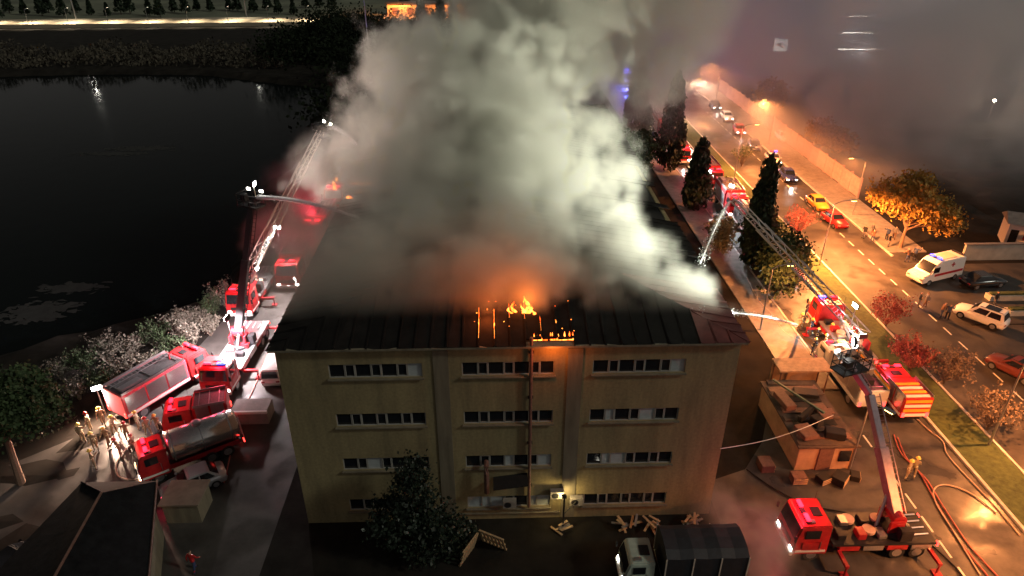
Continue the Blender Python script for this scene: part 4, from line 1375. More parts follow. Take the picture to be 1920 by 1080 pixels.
# ------------------------------------------------------------------ walls, kiosk, house
pink_wall = thing('boundary_wall', 'pinkish panelled boundary wall along the far sidewalk', 'wall', (49.7, 86, 0))
panel_m = mat('pink_panel', (.46, .27, .23), .85, var=.25, scale=1.2, bump=.2)
pan = MB().box((0, 0, 1.35), (.16, 2.42, 2.5)).mesh('panel', panel_m, bevel=.02)
pst = MB().box((0, 0, 1.45), (.3, .26, 2.9)).mesh('post', panel_m, bevel=.02)
for k in range(24):
    o = link('panel', pan, pink_wall)
    o.location = (0, 1.34 + 2.66 * k, (.06, 0, .1, .03)[k % 4])
    o = link('post', pst, pink_wall)
    o.location = (0, 2.66 * k, 0)
pale_wall = thing('garden_wall', 'long pale rendered wall behind the ambulance', 'wall', (52.4, 67.0, 0))
MB().box((7, 0, .95), (14, .3, 1.9)).build('wall', mat('pale_render', (.42, .42, .38), .85, var=.2, scale=.8), pale_wall)
MB().box((7, 0, 1.95), (14.2, .42, .1)).build('coping', concrete, pale_wall)
for y, h, lb in ((58.2, .55, 'low pale wall nearer the black car by the driveway'), (55.3, .5, 'low pale wall nearer the white utility car')):
    w_ = thing('low_wall', lb, 'wall', (49.6, y, 0))
    MB().box((7, 0, h / 2), (14, .9, h)).build('wall', MATS['pale_render'], w_)
    MB().box((7, .0, h + .1), (13.6, .5, .2)).build('grass_top', grass_m, w_)
hut_p = g(1900, 455)
hut = thing('white_hut', 'small white hut with a red window at the right edge', 'hut', (hut_p.x + .5, hut_p.y, 0), R(-25))
MB().box((0, 0, 1.4), (3.6, 3.2, 2.8)).build('wall', white_paint, hut)
MB().add([(-2.1, -1.9, 2.8), (2.1, -1.9, 2.8), (2.1, 1.9, 2.8), (-2.1, 1.9, 2.8), (-2.1, 0, 3.7), (2.1, 0, 3.7)], [(0, 1, 5, 4), (2, 3, 4, 5), (0, 4, 3), (1, 2, 5), (3, 2, 1, 0)]).build('roof', concrete, hut)
MB().box((.3, -1.62, 1.6), (.9, .06, 1.2)).build('window', red_dark, hut)
MB().box((-1.1, -1.62, 1.1), (.8, .06, 2.0)).build('door', dark_metal, hut)

kiosk = thing('kiosk', 'flat roofed brown kiosk cluttered with junk beside the side yard', 'kiosk', (22.7, 35.0, 0))
MB().box((0, 3.6, 1.0), (3.9, 7.2, 2.0)).build('wall', mat('orange_render', (.42, .25, .15), .85, var=.25, scale=1), kiosk, bevel=.03)
MB().box((.1, 3.7, 2.06), (4.3, 7.6, .12)).build('roof', mat('brown_felt', (.07, .045, .035), .8, var=.4, scale=1.5), kiosk)
for k in range(11):
    MB().box((.1, .35 + .68 * k, 2.15 + .03 * (k % 3)), (4.1 - .35 * (k % 4), .6, .05), .03 * (k % 5 - 2)).build('roof_sheet', (MATS['brown_felt'], rust, MATS['brown_felt'], char)[k % 4], kiosk)
for k, (x, y, a, b_, h, rz_) in enumerate(((-1.1, 1.2, 1.1, 1.4, .35, .2), (.8, .9, 1.3, .8, .5, -.3), (-.4, 3.0, 1.8, .3, .5, .7), (1.0, 3.4, .9, 1.5, .3, .1), (-1.3, 4.6, .8, 1.9, .45, .15), (.7, 5.6, 1.7, .9, .28, -.2), (0, 2.1, .7, .7, .7, .5))):
    MB().box((x, y, 2.25 + h / 2), (a, b_, h), rz_).build('roof_junk', (rust, dark_metal, char, rust)[k % 4], kiosk, bevel=.03)
MB().box((-.3, 4.8, 2.75), (.14, 4.6, .14), .5).build('roof_beam', mat('green_steel', (.1, .16, .12), .5, var=.2), kiosk)
MB().box((0, -.03, 1.0), (1.0, .1, 1.9)).build('door', rust, kiosk)
MB().box((1.35, -.03, 1.25), (.8, .1, .9)).build('window', glass, kiosk)
shed = thing('canopy_shed', 'orange lit canopy roof behind the kiosk at the sidewalk', 'shed', (24.5, 44.0, 0))
MB().box((0, 0, 2.5), (4.2, 1.8, .14)).build('roof', mat('tan_sheet', (.4, .26, .16), .7, var=.3), shed)
for sx in (-1, 1):
    for sy in (-1, 1):
        MB().bar((sx * 1.9, sy * .7, 0), (sx * 1.9, sy * .7, 2.45), .06, 6).build('post', rust, shed)
MB().box((0, .8, 1.2), (4.0, .1, 2.3)).build('back_wall', MATS['orange_render'], shed)
for k, (x, y, s_, lb) in enumerate(((20.6, 34.0, .8, 'rusty crate at the kiosk front left corner'), (22.3, 33.9, .7, 'orange crate heaped before the kiosk door'), (23.4, 33.8, .85, 'dark crate beside the orange crate at the kiosk'), (24.6, 34.1, .6, 'small pale crate at the kiosk front right corner'), (18.8, 35.3, .9, 'brown crate left of the kiosk in the side yard'))):
    t_ = thing('crate', lb, 'crate', (x, y, .01), .4 * k, 'crates around the kiosk')
    MB().box((0, 0, s_ * .35), (s_ * 1.2, s_, s_ * .7)).build('box', (rust, char, dark_metal, char, rust)[k], t_, bevel=.02)
    for z in (.12, .35, .58):
        MB().box((0, -s_ / 2 - .012, s_ * z), (s_ * 1.22, .03, s_ * .12)).build('slat', wood_m, t_)

house = thing('dark_house', 'dark hipped roof house in the lower left corner', 'house', (-21.6, 27.2, 0))
def HL(x, y, z):
    return (x + 21.6, y - 27.2, z)
hz = 4.0
c0, c1, c2, c3 = (-25.0, 31.2), (-20.5, 31.2), (-17.2, 22), (-27, 20)
a0, a1 = (-22.3, 28.9), (-21.6, 22)
slate = mat('slate_roof', (.01, .01, .011), .95, spec=.1, var=.4, scale=2, bump=.3)
MB().add([HL(*c0, hz), HL(*c1, hz), HL(*c2, hz), HL(*c3, hz), HL(*a0, hz + 1.4), HL(*a1, hz + 1.6), HL(*c0, hz - .2), HL(*c1, hz - .2), HL(*c2, hz - .2), HL(*c3, hz - .2)],
         [(0, 4, 5, 3), (0, 1, 4), (1, 2, 5, 4), (2, 3, 5), (0, 6, 7, 1), (1, 7, 8, 2), (3, 9, 6, 0), (9, 8, 7, 6)]).build('roof', slate, house)
MB().bar(HL(*a0, hz + 1.43), HL(*a1, hz + 1.63), .07, 6).build('ridge_cap', rust, house)
MB().bar(HL(*c1, hz + .04), HL(*c2, hz + .04), .06, 6).build('gutter', rust, house)
MB().bar(HL(*c0, hz + .03), HL(*a0, hz + 1.43), .05, 6).build('hip_cap', slate, house)
MB().add([HL(-24.4, 30.6, 0), HL(-20.8, 30.6, 0), HL(-17.8, 22, 0), HL(-26.4, 20.4, 0), HL(-24.4, 30.6, hz - .2), HL(-20.8, 30.6, hz - .2), HL(-17.8, 22, hz - .2), HL(-26.4, 20.4, hz - .2)],
         [(0, 1, 5, 4), (1, 2, 6, 5), (2, 3, 7, 6), (3, 0, 4, 7)]).build('wall', plaster_dark, house)
terr = thing('terrace', 'pale flat terrace slab next to the dark hipped roof', 'terrace', (-19.9, 32.5, 0))
MB().box((0, 0, .8), (2.2, 1.9, 1.6)).build('wall', plaster_dark, terr)
MB().box((0, 0, 1.66), (2.5, 2.2, .12)).build('slab', mat('tan_slab', (.2, .155, .12), .8, var=.25, scale=1.5), terr)
pk = thing('parapet_block', 'low grey block with white edge beside the burning building', 'wall', (-18.6, 41.9, 0))
MB().box((0, 0, .6), (2.7, 1.6, 1.2)).build('block', concrete, pk)
MB().box((0, -.82, 1.15), (2.8, .16, .22)).build('white_edge', white_paint, pk)

# pallets and rubbish in front of the facade
def pallet(label, loc, rx, rz_, s_=1.2):
    t_ = thing('pallet', label, 'pallet', loc, 0, 'pallets leaning in the front yard')
    t_.rotation_euler = (rx, 0, rz_)
    for k in range(7):
        MB().box((-.5 * s_ + s_ * k / 6, .06, s_ * .5), (.11 * s_, .025, s_)).build('slat', wood_m, t_)
    for z in (.06, .5, .94):
        MB().box((0, 0, z * s_), (s_ * 1.1, .09, .1)).build('bearer', wood_m, t_)
pallet('wooden pallet leaning upright, right one of the two in the yard', (-.15, 29.2, 0), R(-18), R(152), 1.5)
pallet('wooden pallet leaning upright, left one nearer the dark tree', (-1.9, 28.4, 0), R(-14), R(240), 1.5)
for k, (x, y, n_, lb) in enumerate(((3.9, 30.2, 5, 'broken brown planks stacked under the lamp post'), (8.2, 30.2, 9, 'pinkish scrap timber piled against the plinth near the lorry'), (9.9, 30.1, 8, 'scrap timber heap right behind the lorry cover'), (12.6, 30.4, 8, 'bright scrap pile at the right corner of the facade'), (-2.6, 29.9, 6, 'boards heaped beside the left pallet'))):
    t_ = thing('scrap_pile', lb, 'scrap', (x, y, 0), 0, 'scrap along the facade foot')
    for j in range(n_):
        a = random.uniform(0, 3.1)
        L_ = random.uniform(.5, 1.2)
        c = Vector((random.uniform(-.6, .6), random.uniform(-.25, .25), .1 + .09 * j))
        MB().box(tuple(c), (L_, .14, .05), a).build('plank', (wood_m, wood_m, concrete)[j % 3], t_)

# ------------------------------------------------------------------ people
def human_mesh(name, pose, mats):
    """one skinned body; mats = boots, trousers, coat, stripe, skin, hair"""
    J = {}
    lean = pose.get('lean', 0)
    J['pel'] = (0, 0, .95); J['waist'] = (lean * .3, 0, 1.12); J['chest'] = (lean * .8, 0, 1.34)
    J['neck'] = (lean, 0, 1.49); J['head'] = (lean + .02, 0, 1.62); J['top'] = (lean + .02, 0, 1.73); J['nose'] = (lean + .12, 0, 1.61)
    rad = {'pel': (.16, .13), 'waist': (.15, .12), 'chest': (.18, .14), 'neck': (.06, .06), 'head': (.095, .09), 'top': (.07, .065), 'nose': (.014, .014)}
    E_ = [('pel', 'waist'), ('waist', 'chest'), ('chest', 'neck'), ('neck', 'head'), ('head', 'top'), ('head', 'nose')]
    hands = []
    for s_, k in ((-1, 'r'), (1, 'l')):
        st = pose.get('step', 0) * s_
        J['hip' + k] = (0, s_ * .1, .9); J['knee' + k] = (st * .6 + .03, s_ * .12, .5); J['ank' + k] = (st, s_ * .13, .09); J['toe' + k] = (st + .17, s_ * .15, .05)
        rad.update({'hip' + k: (.105, .105), 'knee' + k: (.075, .075), 'ank' + k: (.055, .055), 'toe' + k: (.045, .04)})
        E_ += [('pel', 'hip' + k), ('hip' + k, 'knee' + k), ('knee' + k, 'ank' + k), ('ank' + k, 'toe' + k)]
        el, wr = pose.get('arm' + k, ((.02, .27, 1.14), (.1, .28, .9)))
        J['sh' + k] = (lean * .9, s_ * .2, 1.42); J['el' + k] = (el[0], s_ * el[1], el[2]); J['wr' + k] = (wr[0], s_ * wr[1], wr[2])
        v = (Vector(J['wr' + k]) - Vector(J['el' + k])).normalized()
        pm = Vector(J['wr' + k]) + v * .08
        J['pm' + k] = tuple(pm)
        rad.update({'sh' + k: (.075, .075), 'el' + k: (.052, .052), 'wr' + k: (.036, .036), 'pm' + k: (.038, .025)})
        E_ += [('chest', 'sh' + k), ('sh' + k, 'el' + k), ('el' + k, 'wr' + k), ('wr' + k, 'pm' + k)]
        side = v.cross(Vector((0, 1, 0))).normalized()
        for f_, (off, ln) in enumerate(((-.03, .07), (-.01, .085), (.012, .08), (.032, .06))):
            b0 = pm + side * off
            J[f'f{k}{f_}'] = tuple(b0 + v * ln * .5)
            J[f't{k}{f_}'] = tuple(b0 + v * ln + Vector((0, -s_ * .015, 0)))
            rad[f'f{k}{f_}'] = rad[f't{k}{f_}'] = (.0095, .0095)
            E_ += [('pm' + k, f'f{k}{f_}'), (f'f{k}{f_}', f't{k}{f_}')]
        J['th' + k] = tuple(Vector(J['wr' + k]) + v * .05 + side * .055)
        rad['th' + k] = (.011, .011)
        E_ += [('wr' + k, 'th' + k)]
        hands.append(Vector(J['wr' + k]))
    names = list(J)
    me = bpy.data.meshes.new(name)
    me.from_pydata([J[n_] for n_ in names], [(names.index(a), names.index(b_)) for a, b_ in E_], [])
    o = bpy.data.objects.new(name, me)
    COL.objects.link(o)
    sk = o.modifiers.new('s', 'SKIN')
    o.modifiers.new('d', 'SUBSURF').levels = 1
    for i, n_ in enumerate(names):
        me.skin_vertices[0].data[i].radius = rad[n_]
        me.skin_vertices[0].data[i].use_root = n_ == 'pel'
    dg = bpy.context.evaluated_depsgraph_get()
    out_ = bpy.data.meshes.new_from_object(o.evaluated_get(dg))
    bpy.data.objects.remove(o)
    out_.name = name
    out_.materials.clear()
    for m in mats:
        out_.materials.append(m)
    mi = []
    for p in out_.polygons:
        c = p.center
        if min((c - h_).length for h_ in hands) < .1 and any((c - h_).dot((h_ - Vector((0, 0, 1.3)))) > -.01 for h_ in hands) and c.z < 1.46:
            q = 4
        elif c.z > 1.665: q = 5
        elif c.z > 1.5: q = 4
        elif c.z > .9: q = 3 if (1.0 < c.z < 1.06 or 1.24 < c.z < 1.29) else 2
        elif c.z > .14: q = 3 if .26 < c.z < .32 else 1
        else: q = 0
        mi.append(q)
    out_.polygons.foreach_set('material_index', mi)
    out_.polygons.foreach_set('use_smooth', [True] * len(mi))
    return out_
skin_m = mat('skin', (.45, .27, .19), .6, var=0)
hair_m = mat('hair', (.02, .015, .012), .7, var=0)
tan_gear = mat('tan_turnout', (.3, .24, .15), .8, var=.2, scale=8)
navy_gear = mat('navy_turnout', (.03, .035, .06), .8, var=.2, scale=8)
reflect = mat('reflective_band', (.85, .85, .6), .35, var=0)
cloth = [mat('cloth_black', (.015, .015, .018), .85, var=.2), mat('cloth_grey', (.12, .12, .13), .85, var=.2), mat('cloth_brown', (.13, .07, .045), .85, var=.2), mat('cloth_blue', (.03, .05, .12), .85, var=.2)]
poses = [dict(), dict(step=.22, armr=((.12, .25, 1.15), (.3, .24, .98)), arml=((-.12, .27, 1.16), (-.08, .3, .92))),
         dict(lean=.12, armr=((.25, .25, 1.2), (.48, .18, 1.15)), arml=((.22, .26, 1.18), (.46, .2, 1.12)), step=.1),
         dict(armr=((.1, .33, 1.3), (.3, .34, 1.5)), arml=((.02, .28, 1.14), (.06, .28, .9)))]
HELM = MB().lathe((0, 0, 0), [(.16, 0), (.17, .012), (.125, .03), (.118, .09), (.07, .15), (.01, .165)], 14).mesh('helmet', mat('helmet_yellow', (.75, .6, .12), .3, var=0, coat=.4), smooth=True)
HELM_R = HELM.copy()
HELM_R.materials.clear()
HELM_R.materials.append(red_paint)
FF = [human_mesh('person', po, [black, g_, g_, reflect, skin_m, hair_m]) for g_ in (tan_gear, navy_gear) for po in poses]
BY = [human_mesh('person', poses[k % 4], [black, cloth[(k + 1) % 4], cloth[k], cloth[k], skin_m, hair_m]) for k in range(4)]
def person(label, loc, rz_, me_, helmet=None, group=None, lean=0, s_=1.):
    o = link('person', me_)
    o.location = (loc[0], loc[1], (loc[2] if len(loc) > 2 and loc[2] > .05 else .02))
    o.rotation_euler = (0, 0, rz_)
    o.scale = (s_, s_, s_)
    tag(o, label, 'person', group)
    if helmet:
        h_ = link('helmet', helmet, o)
        h_.location = (lean + .02, 0, 1.655)
    return o
prng = random.Random(17)
crew_l = [(172, 800), (196, 790), (216, 806), (242, 818), (182, 838), (206, 828), (228, 848), (180, 872), (262, 798), (281, 810), (300, 802), (158, 822), (256, 842)]
wl = ['at the left rim of the crew', 'back row of the crew by the shrubs', 'centre of the crew left of the hose loop', 'nearest the hose loop', 'reaching forward in the crew', 'waving in the crew', 'front right of the crew', 'standing alone lowest on the pavement', 'at the rear of the long fire engine', 'middle of three behind the long fire engine', 'right one of three behind the long fire engine', 'leftmost in the dark behind the crew', 'beside the start of the hose loop']
for k, ((px, py), w_) in enumerate(zip(crew_l, wl)):
    i = k % 4
    person('firefighter in tan turnout gear, ' + w_, g(px, py + 8), prng.uniform(0, 6.28), FF[i], HELM if k % 3 else HELM_R, 'fire crew on the left pavement', poses[i].get('lean', 0))
crew_r = [(1502, 612), (1518, 622), (1533, 606), (1528, 640), (1543, 652), (1520, 660), (1552, 632), (1510, 590), (1697, 893), (1709, 888), (1536, 672)]
wr_ = ['aiming the white jet across the sidewalk', 'beside the jet crew', 'behind the jet crew under the ladder', 'middle of the group on the sidewalk', 'nearest the rescue truck', 'bending at the sidewalk edge', 'next to the ladder truck wheels', 'at the foot of the dark tree', 'left one by the hoses on the service road', 'right one by the hoses on the service road', 'walking toward the canopy shed']
for k, ((px, py), w_) in enumerate(zip(crew_r, wr_)):
    i = (2 if k in (0, 5) else k % 4)
    person('firefighter in ' + ('dark' if k < 8 and k % 2 else 'tan') + ' turnout gear, ' + w_, g(px, py + 6), prng.uniform(0, 6.28) if k else R(170), FF[i + (4 if k < 8 and k % 2 else 0)], HELM, 'fire crew on the right street', poses[i].get('lean', 0))
bys = [(1618, 447, 'leftmost of the bystanders under the autumn tree'), (1633, 443, 'bystander second from the left under the autumn tree'), (1634, 456, 'bystander in front near the kerb'), (1661, 451, 'bystander in the middle under the autumn tree'), (1664, 464, 'bystander standing forward below the autumn tree'), (1675, 449, 'bystander behind the autumn tree trunk'), (1700, 492, 'left bystander beside the ambulance bonnet'), (1713, 488, 'right bystander beside the ambulance bonnet'),
       (1720, 576, 'left one of the pair on the roadway below the ambulance'), (1733, 577, 'right one of the pair on the roadway below the ambulance'), (1762, 596, 'left one of the pair by the white utility car'), (1774, 600, 'right one of the pair by the white utility car'), (1862, 575, 'figure standing on the strip by the low pale wall')]
for k, (px, py, w_) in enumerate(bys):
    person('person in dark clothes, ' + w_, g(px, py, .02), prng.uniform(0, 6.28), BY[k % 4], None, 'onlookers on the far sidewalk' if k < 8 else 'people near the driveway')
person('person in red jacket standing in the dark lower left', g(367, 1072), 1.2, human_mesh('person', poses[1], [black, cloth[3], red_paint, red_paint, skin_m, hair_m]))

# ------------------------------------------------------------------ hoses and cable
def hose(label, pix, m=None, r_=.05, name='fire_hose'):
    P_ = [g(px, py, .09) for px, py in pix]
    pts = []
    for i in range(len(P_) - 1):
        p0, p1, p2, p3 = P_[max(i - 1, 0)], P_[i], P_[i + 1], P_[min(i + 2, len(P_) - 1)]
        for j in range(6):
            u = j / 6
            pts.append(.5 * ((2 * p1) + (p2 - p0) * u + (2 * p0 - 5 * p1 + 4 * p2 - p3) * u * u + (3 * p1 - p0 - 3 * p2 + p3) * u ** 3))
    pts.append(P_[-1])
    tag(MB().tube(pts, r_, 6).build(name, m or hose_m), label, 'hose')
hose('hose looping on the pavement before the water tanker', [(266, 898), (240, 899), (220, 890), (219, 868), (236, 842), (262, 822)], hose_pale)
hose('red hose running down the service road from the banded fire engine', [(1676, 815), (1690, 850), (1724, 886), (1760, 950), (1800, 1015), (1852, 1080)])
hose('second red hose beside the first one on the service road', [(1683, 820), (1702, 862), (1738, 900), (1772, 955), (1816, 1020), (1872, 1082)])
hose('pale hose curving back in a loop on the service road', [(1868, 962), (1820, 925), (1775, 909), (1752, 917), (1756, 945), (1790, 1000), (1838, 1078)], hose_pale)
hose('thin hose lying along the orange kerb', [(1700, 768), (1740, 805), (1768, 828), (1775, 850), (1800, 880), (1862, 945), (1912, 1003)], hose_pale, .05)
hose('pale hose winding between the trucks on the left pavement', [(300, 792), (330, 826), (368, 812), (392, 780), (380, 745), (398, 715)], hose_pale)
hose('red hose running along the foot of the left wall', [(420, 905), (432, 850), (438, 800), (470, 740), (500, 668), (520, 610)])
hose('hose snaking down the orange sidewalk', [(1520, 668), (1500, 640), (1470, 622), (1448, 590), (1420, 560), (1400, 520)], hose_pale)
hose('dark hose trailing behind the hydraulic platform truck', [(1680, 978), (1712, 992), (1745, 1020), (1790, 1062), (1808, 1085)], black)
hose('dark hose crossing the side yard toward the platform truck', [(1400, 880), (1450, 915), (1510, 945), (1570, 958), (1620, 966)], black)
a_, b_ = Vector((13.6, 31.2, 5.6)), Vector((23.4, 36.5, 3.6))
tag(MB().tube([a_.lerp(b_, k / 10) - Vector((0, 0, .5 * math.sin(math.pi * k / 10))) for k in range(11)], .022, 5).build('cable', white_paint), 'thin white cable slung from the building corner to the kiosk', 'cable')

# ------------------------------------------------------------------ water jets
jet_m = mat('water_spray', (.9, .92, .93), .6, var=0, alpha=.85, spec=.2)
spray_m = mat('water_spray_thin', (.9, .92, .93), .7, var=0, alpha=.5, spec=.2)
def jet(label, a, b_, r0=.05, r1=.16, arc=.4):
    a, b_ = Vector(a), Vector(b_)
    t_ = thing('water_jet', label, 'water jet', a)
    pts = [(b_ - a) * (k / 14) + Vector((0, 0, arc * math.sin(math.pi * k / 14))) for k in range(15)]
    MB().tube(pts, r0, 8, r0 * .5).build('jet_core', jet_m, t_, smooth=True)
    n = 1700
    u = nrng.uniform(0, 1, n) ** 1.15
    P_ = np.array([tuple((b_ - a) * float(k) + Vector((0, 0, arc * math.sin(math.pi * float(k))))) for k in u])
    P_ += nrng.normal(size=(n, 3)) * (r0 + (r1 * 1.5 - r0) * u ** 1.5)[:, None] * .55
    link('droplets', leaf_mesh('droplets', P_, .07, spray_m, long=1.2), t_)
jet('white jet shot from the tall dark boom toward the smoke', (-19.55, 54.2, 13.3), g(672, 408, 14.2), .2, .26)
jet('white jet from the top of the pale lattice ladder', (-15.8, 66.2, 15.9), g(668, 270, 15.5), .2, .26)
jet('white jet falling from the tip of the right ladder onto the roof edge', (21.7, 57.8, 11.0), g(1313, 494, 13.7), .08, .26, .6)
jet('white jet crossing from the sidewalk crew to the right roof corner', g(1494, 609, 1.25), g(1306, 584, 13.9), .11, .22, .35)

# ------------------------------------------------------------------ floodlights on the trucks
def flood(label, p, aim, energy, color=FLOOD, cone=95, h=1.6, r_=.3, base_z=2.6):
    """tripod work light standing on a vehicle deck or on the road"""
    p = Vector(p)
    t_ = thing('floodlight', label, 'floodlight', (p.x, p.y, base_z))
    MB().bar((0, 0, 0), (0, 0, p.z - base_z), .04, 6).build('mast', alu, t_)
    d = (Vector(aim) - p).normalized()
    rz_ = math.atan2(d.y, d.x)
    q = Vector((0, 0, p.z - base_z))
    hd = MB().box(tuple(q), (.18, .7, .4), rz_).build('lamp_head', dark_metal, t_, bevel=.03)
    MB().box(tuple(q + Vector((d.x, d.y, 0)).normalized() * .1), (.03, .62, .34), rz_).build('lens', E_white, hd)
    lamp(q + d * .35, energy, color, t_, r_, aim=q + d * 10, cone=cone, blend=.8, name='flood_beam')
    return t_
flood('floodlight mast on the ladder truck by the median, aimed at the plume', (30.4, 48.6, 5.2), (0, 43, 21), 62000, (.97, 1, .8), 62)
flood('floodlight mast beside the short cypress, aimed at the plume', (29.6, 79, 4.6), (4, 54, 22), 10000, (.97, 1, .9), 80)
flood('work light on the raised cage of the hydraulic platform, aimed at the plume', (22.2, 34.6, 10.9), (-2, 43, 20), 52000, (.97, 1, .82), 58, base_z=9.3)
flood('work light on the cage of the tall dark boom, aimed at the plume', (-19.8, 54.4, 14.4), (-4, 54, 19), 7000, (1, .86, .78), 100, base_z=13.3)
flood('floodlight glaring beside the fire engine at the short cypress', (28.6, 85.5, 4.2), (24.5, 66, 3), 26000, (.9, .97, 1), 100, base_z=.1)
flood('floodlight on the rescue truck deck', (30.3, 46.3, 3.6), (29.5, 53, 0), 3000, (.95, 1, 1), 100)
flood('bluish floodlight on the deck of the left platform truck', (-21.7, 48.2, 5.2), (-23.6, 48.5, 0), 20000, (1, .84, .87), 160, base_z=1.4)
flood('floodlight at the foot of the pale lattice ladder', (-23.2, 60.2, 3.6), (-8, 58, 20), 9000, (1, .85, .75), 80, base_z=1.4)
flood('added warm light on a tripod to brighten the left crew and pavement', (-30.2, 42.6, 2.6), (-28.0, 39.0, 0), 8500, (1, .66, .46), 165, base_z=.02)  # invented source for the warm glow on the crew and lower left pavement
flood('floodlight hung on the pale lattice ladder, aimed down the left street', (-21.2, 62.4, 7.0), (-19.5, 56, 0), 15000, (1, .86, .84), 140, base_z=6.0)
flood('floodlight on the left street aimed up the smoke bank', (-19.0, 58, 3.4), (-10, 62, 19), 8000, (1, .82, .78), 90, base_z=.05)

# ------------------------------------------------------------------ smoke
def vnoise(shape, scale, seed):
    """gradient noise on a voxel grid, about -1..1"""
    r_ = np.random.default_rng(seed)
    G = r_.normal(size=[int(s_ / scale) + 3 for s_ in shape] + [3]).astype(np.float32)
    G /= np.linalg.norm(G, axis=-1, keepdims=True)
    ix, fx, wx = [], [], []
    for ax, s_ in enumerate(shape):
        u = np.arange(s_) / scale + r_.random()
        i = u.astype(int)
        f_ = (u - i).astype(np.float32)
        sh = [1, 1, 1]
        sh[ax] = s_
        ix.append(i)
        fx.append(f_.reshape(sh))
        wx.append((f_ ** 3 * (f_ * (f_ * 6 - 15) + 10)).reshape(sh))
    out_ = 0
    for dx in (0, 1):
        for dy in (0, 1):
            for dz in (0, 1):
                q = 0
                for c, dd in enumerate((dx, dy, dz)):
                    gc = np.take(np.take(np.take(G[..., c], ix[0] + dx, 0), ix[1] + dy, 1), ix[2] + dz, 2)
                    q = q + gc * (fx[c] - dd)
                w_ = (wx[0] if dx else 1 - wx[0]) * (wx[1] if dy else 1 - wx[1]) * (wx[2] if dz else 1 - wx[2])
                out_ = out_ + q * w_
    return out_ * 1.6

def smoke_volume(name, label, mn, mx, h, field, color, density, aniso=.1):
    mn, mx = np.array(mn, float), np.array(mx, float)
    n = np.ceil((mx - mn) / h).astype(int) + 1
    mx = mn + (n - 1) * h
    X, Y, Z = np.meshgrid(*[(mn[a] + np.arange(n[a]) * h).astype(np.float32) for a in range(3)], indexing='ij', sparse=True)
    D = field(X, Y, Z, n, h).astype(np.float32)
    D[D < .004] = 0
    D[0], D[-1], D[:, 0], D[:, -1], D[:, :, -1] = 0, 0, 0, 0, 0
    me = bpy.data.meshes.new(name)
    me.vertices.add(D.size)
    me.attributes.new('d', 'FLOAT', 'POINT').data.foreach_set('value', D.ravel())
    m = bpy.data.materials.new(name)
    m.use_nodes = True
    nt = m.node_tree
    nt.nodes.clear()
    o_ = nt.nodes.new('ShaderNodeOutputMaterial')
    pv = nt.nodes.new('ShaderNodeVolumePrincipled')
    pv.inputs['Color'].default_value = (*color, 1)
    pv.inputs['Density'].default_value = density
    pv.inputs['Anisotropy'].default_value = aniso
    nt.links.new(pv.outputs[0], o_.inputs['Volume'])
    me.materials.append(m)
    ob = link(name, me)
    ng = bpy.data.node_groups.new(name, 'GeometryNodeTree')
    ng.interface.new_socket('Geometry', in_out='INPUT', socket_type='NodeSocketGeometry')
    ng.interface.new_socket('Geometry', in_out='OUTPUT', socket_type='NodeSocketGeometry')
    nd, LK = ng.nodes, ng.links.new
    gi, go = nd.new('NodeGroupInput'), nd.new('NodeGroupOutput')
    vc, pos = nd.new('GeometryNodeVolumeCube'), nd.new('GeometryNodeInputPosition')
    def vm(op, a, b_=None):
        q = nd.new('ShaderNodeVectorMath')
        q.operation = op
        LK(a, q.inputs[0])
        if b_ is not None:
            q.inputs[1].default_value = b_
        return q.outputs['Value'] if op == 'DOT_PRODUCT' else q.outputs[0]
    p = vm('SUBTRACT', pos.outputs[0], tuple(mn))
    p = vm('MULTIPLY', p, (1 / h,) * 3)
    p = vm('ADD', p, (.5,) * 3)
    p = vm('FLOOR', p)
    p = vm('MAXIMUM', p, (0, 0, 0))
    p = vm('MINIMUM', p, tuple(float(k - 1) for k in n))
    dt = vm('DOT_PRODUCT', p, (float(n[1] * n[2]), float(n[2]), 1.))
    si = nd.new('GeometryNodeSampleIndex')
    si.data_type = 'FLOAT'
    si.domain = 'POINT'
    na = nd.new('GeometryNodeInputNamedAttribute')
    na.data_type = 'FLOAT'
    na.inputs['Name'].default_value = 'd'
    LK(gi.outputs[0], si.inputs['Geometry'])
    LK(na.outputs[0], si.inputs['Value'])
    LK(dt, si.inputs['Index'])
    LK(si.outputs[0], vc.inputs['Density'])
    vc.inputs['Min'].default_value = tuple(mn)
    vc.inputs['Max'].default_value = tuple(mx)
    for k, ax in enumerate('XYZ'):
        vc.inputs['Resolution ' + ax].default_value = int(n[k])
    sm = nd.new('GeometryNodeSetMaterial')
    sm.inputs['Material'].default_value = m
    LK(vc.outputs[0], sm.inputs[0])
    LK(sm.outputs[0], go.inputs[0])
    ob.modifiers.new('volume', 'NODES').node_group = ng
    struct(ob, 'stuff', label)
    return ob

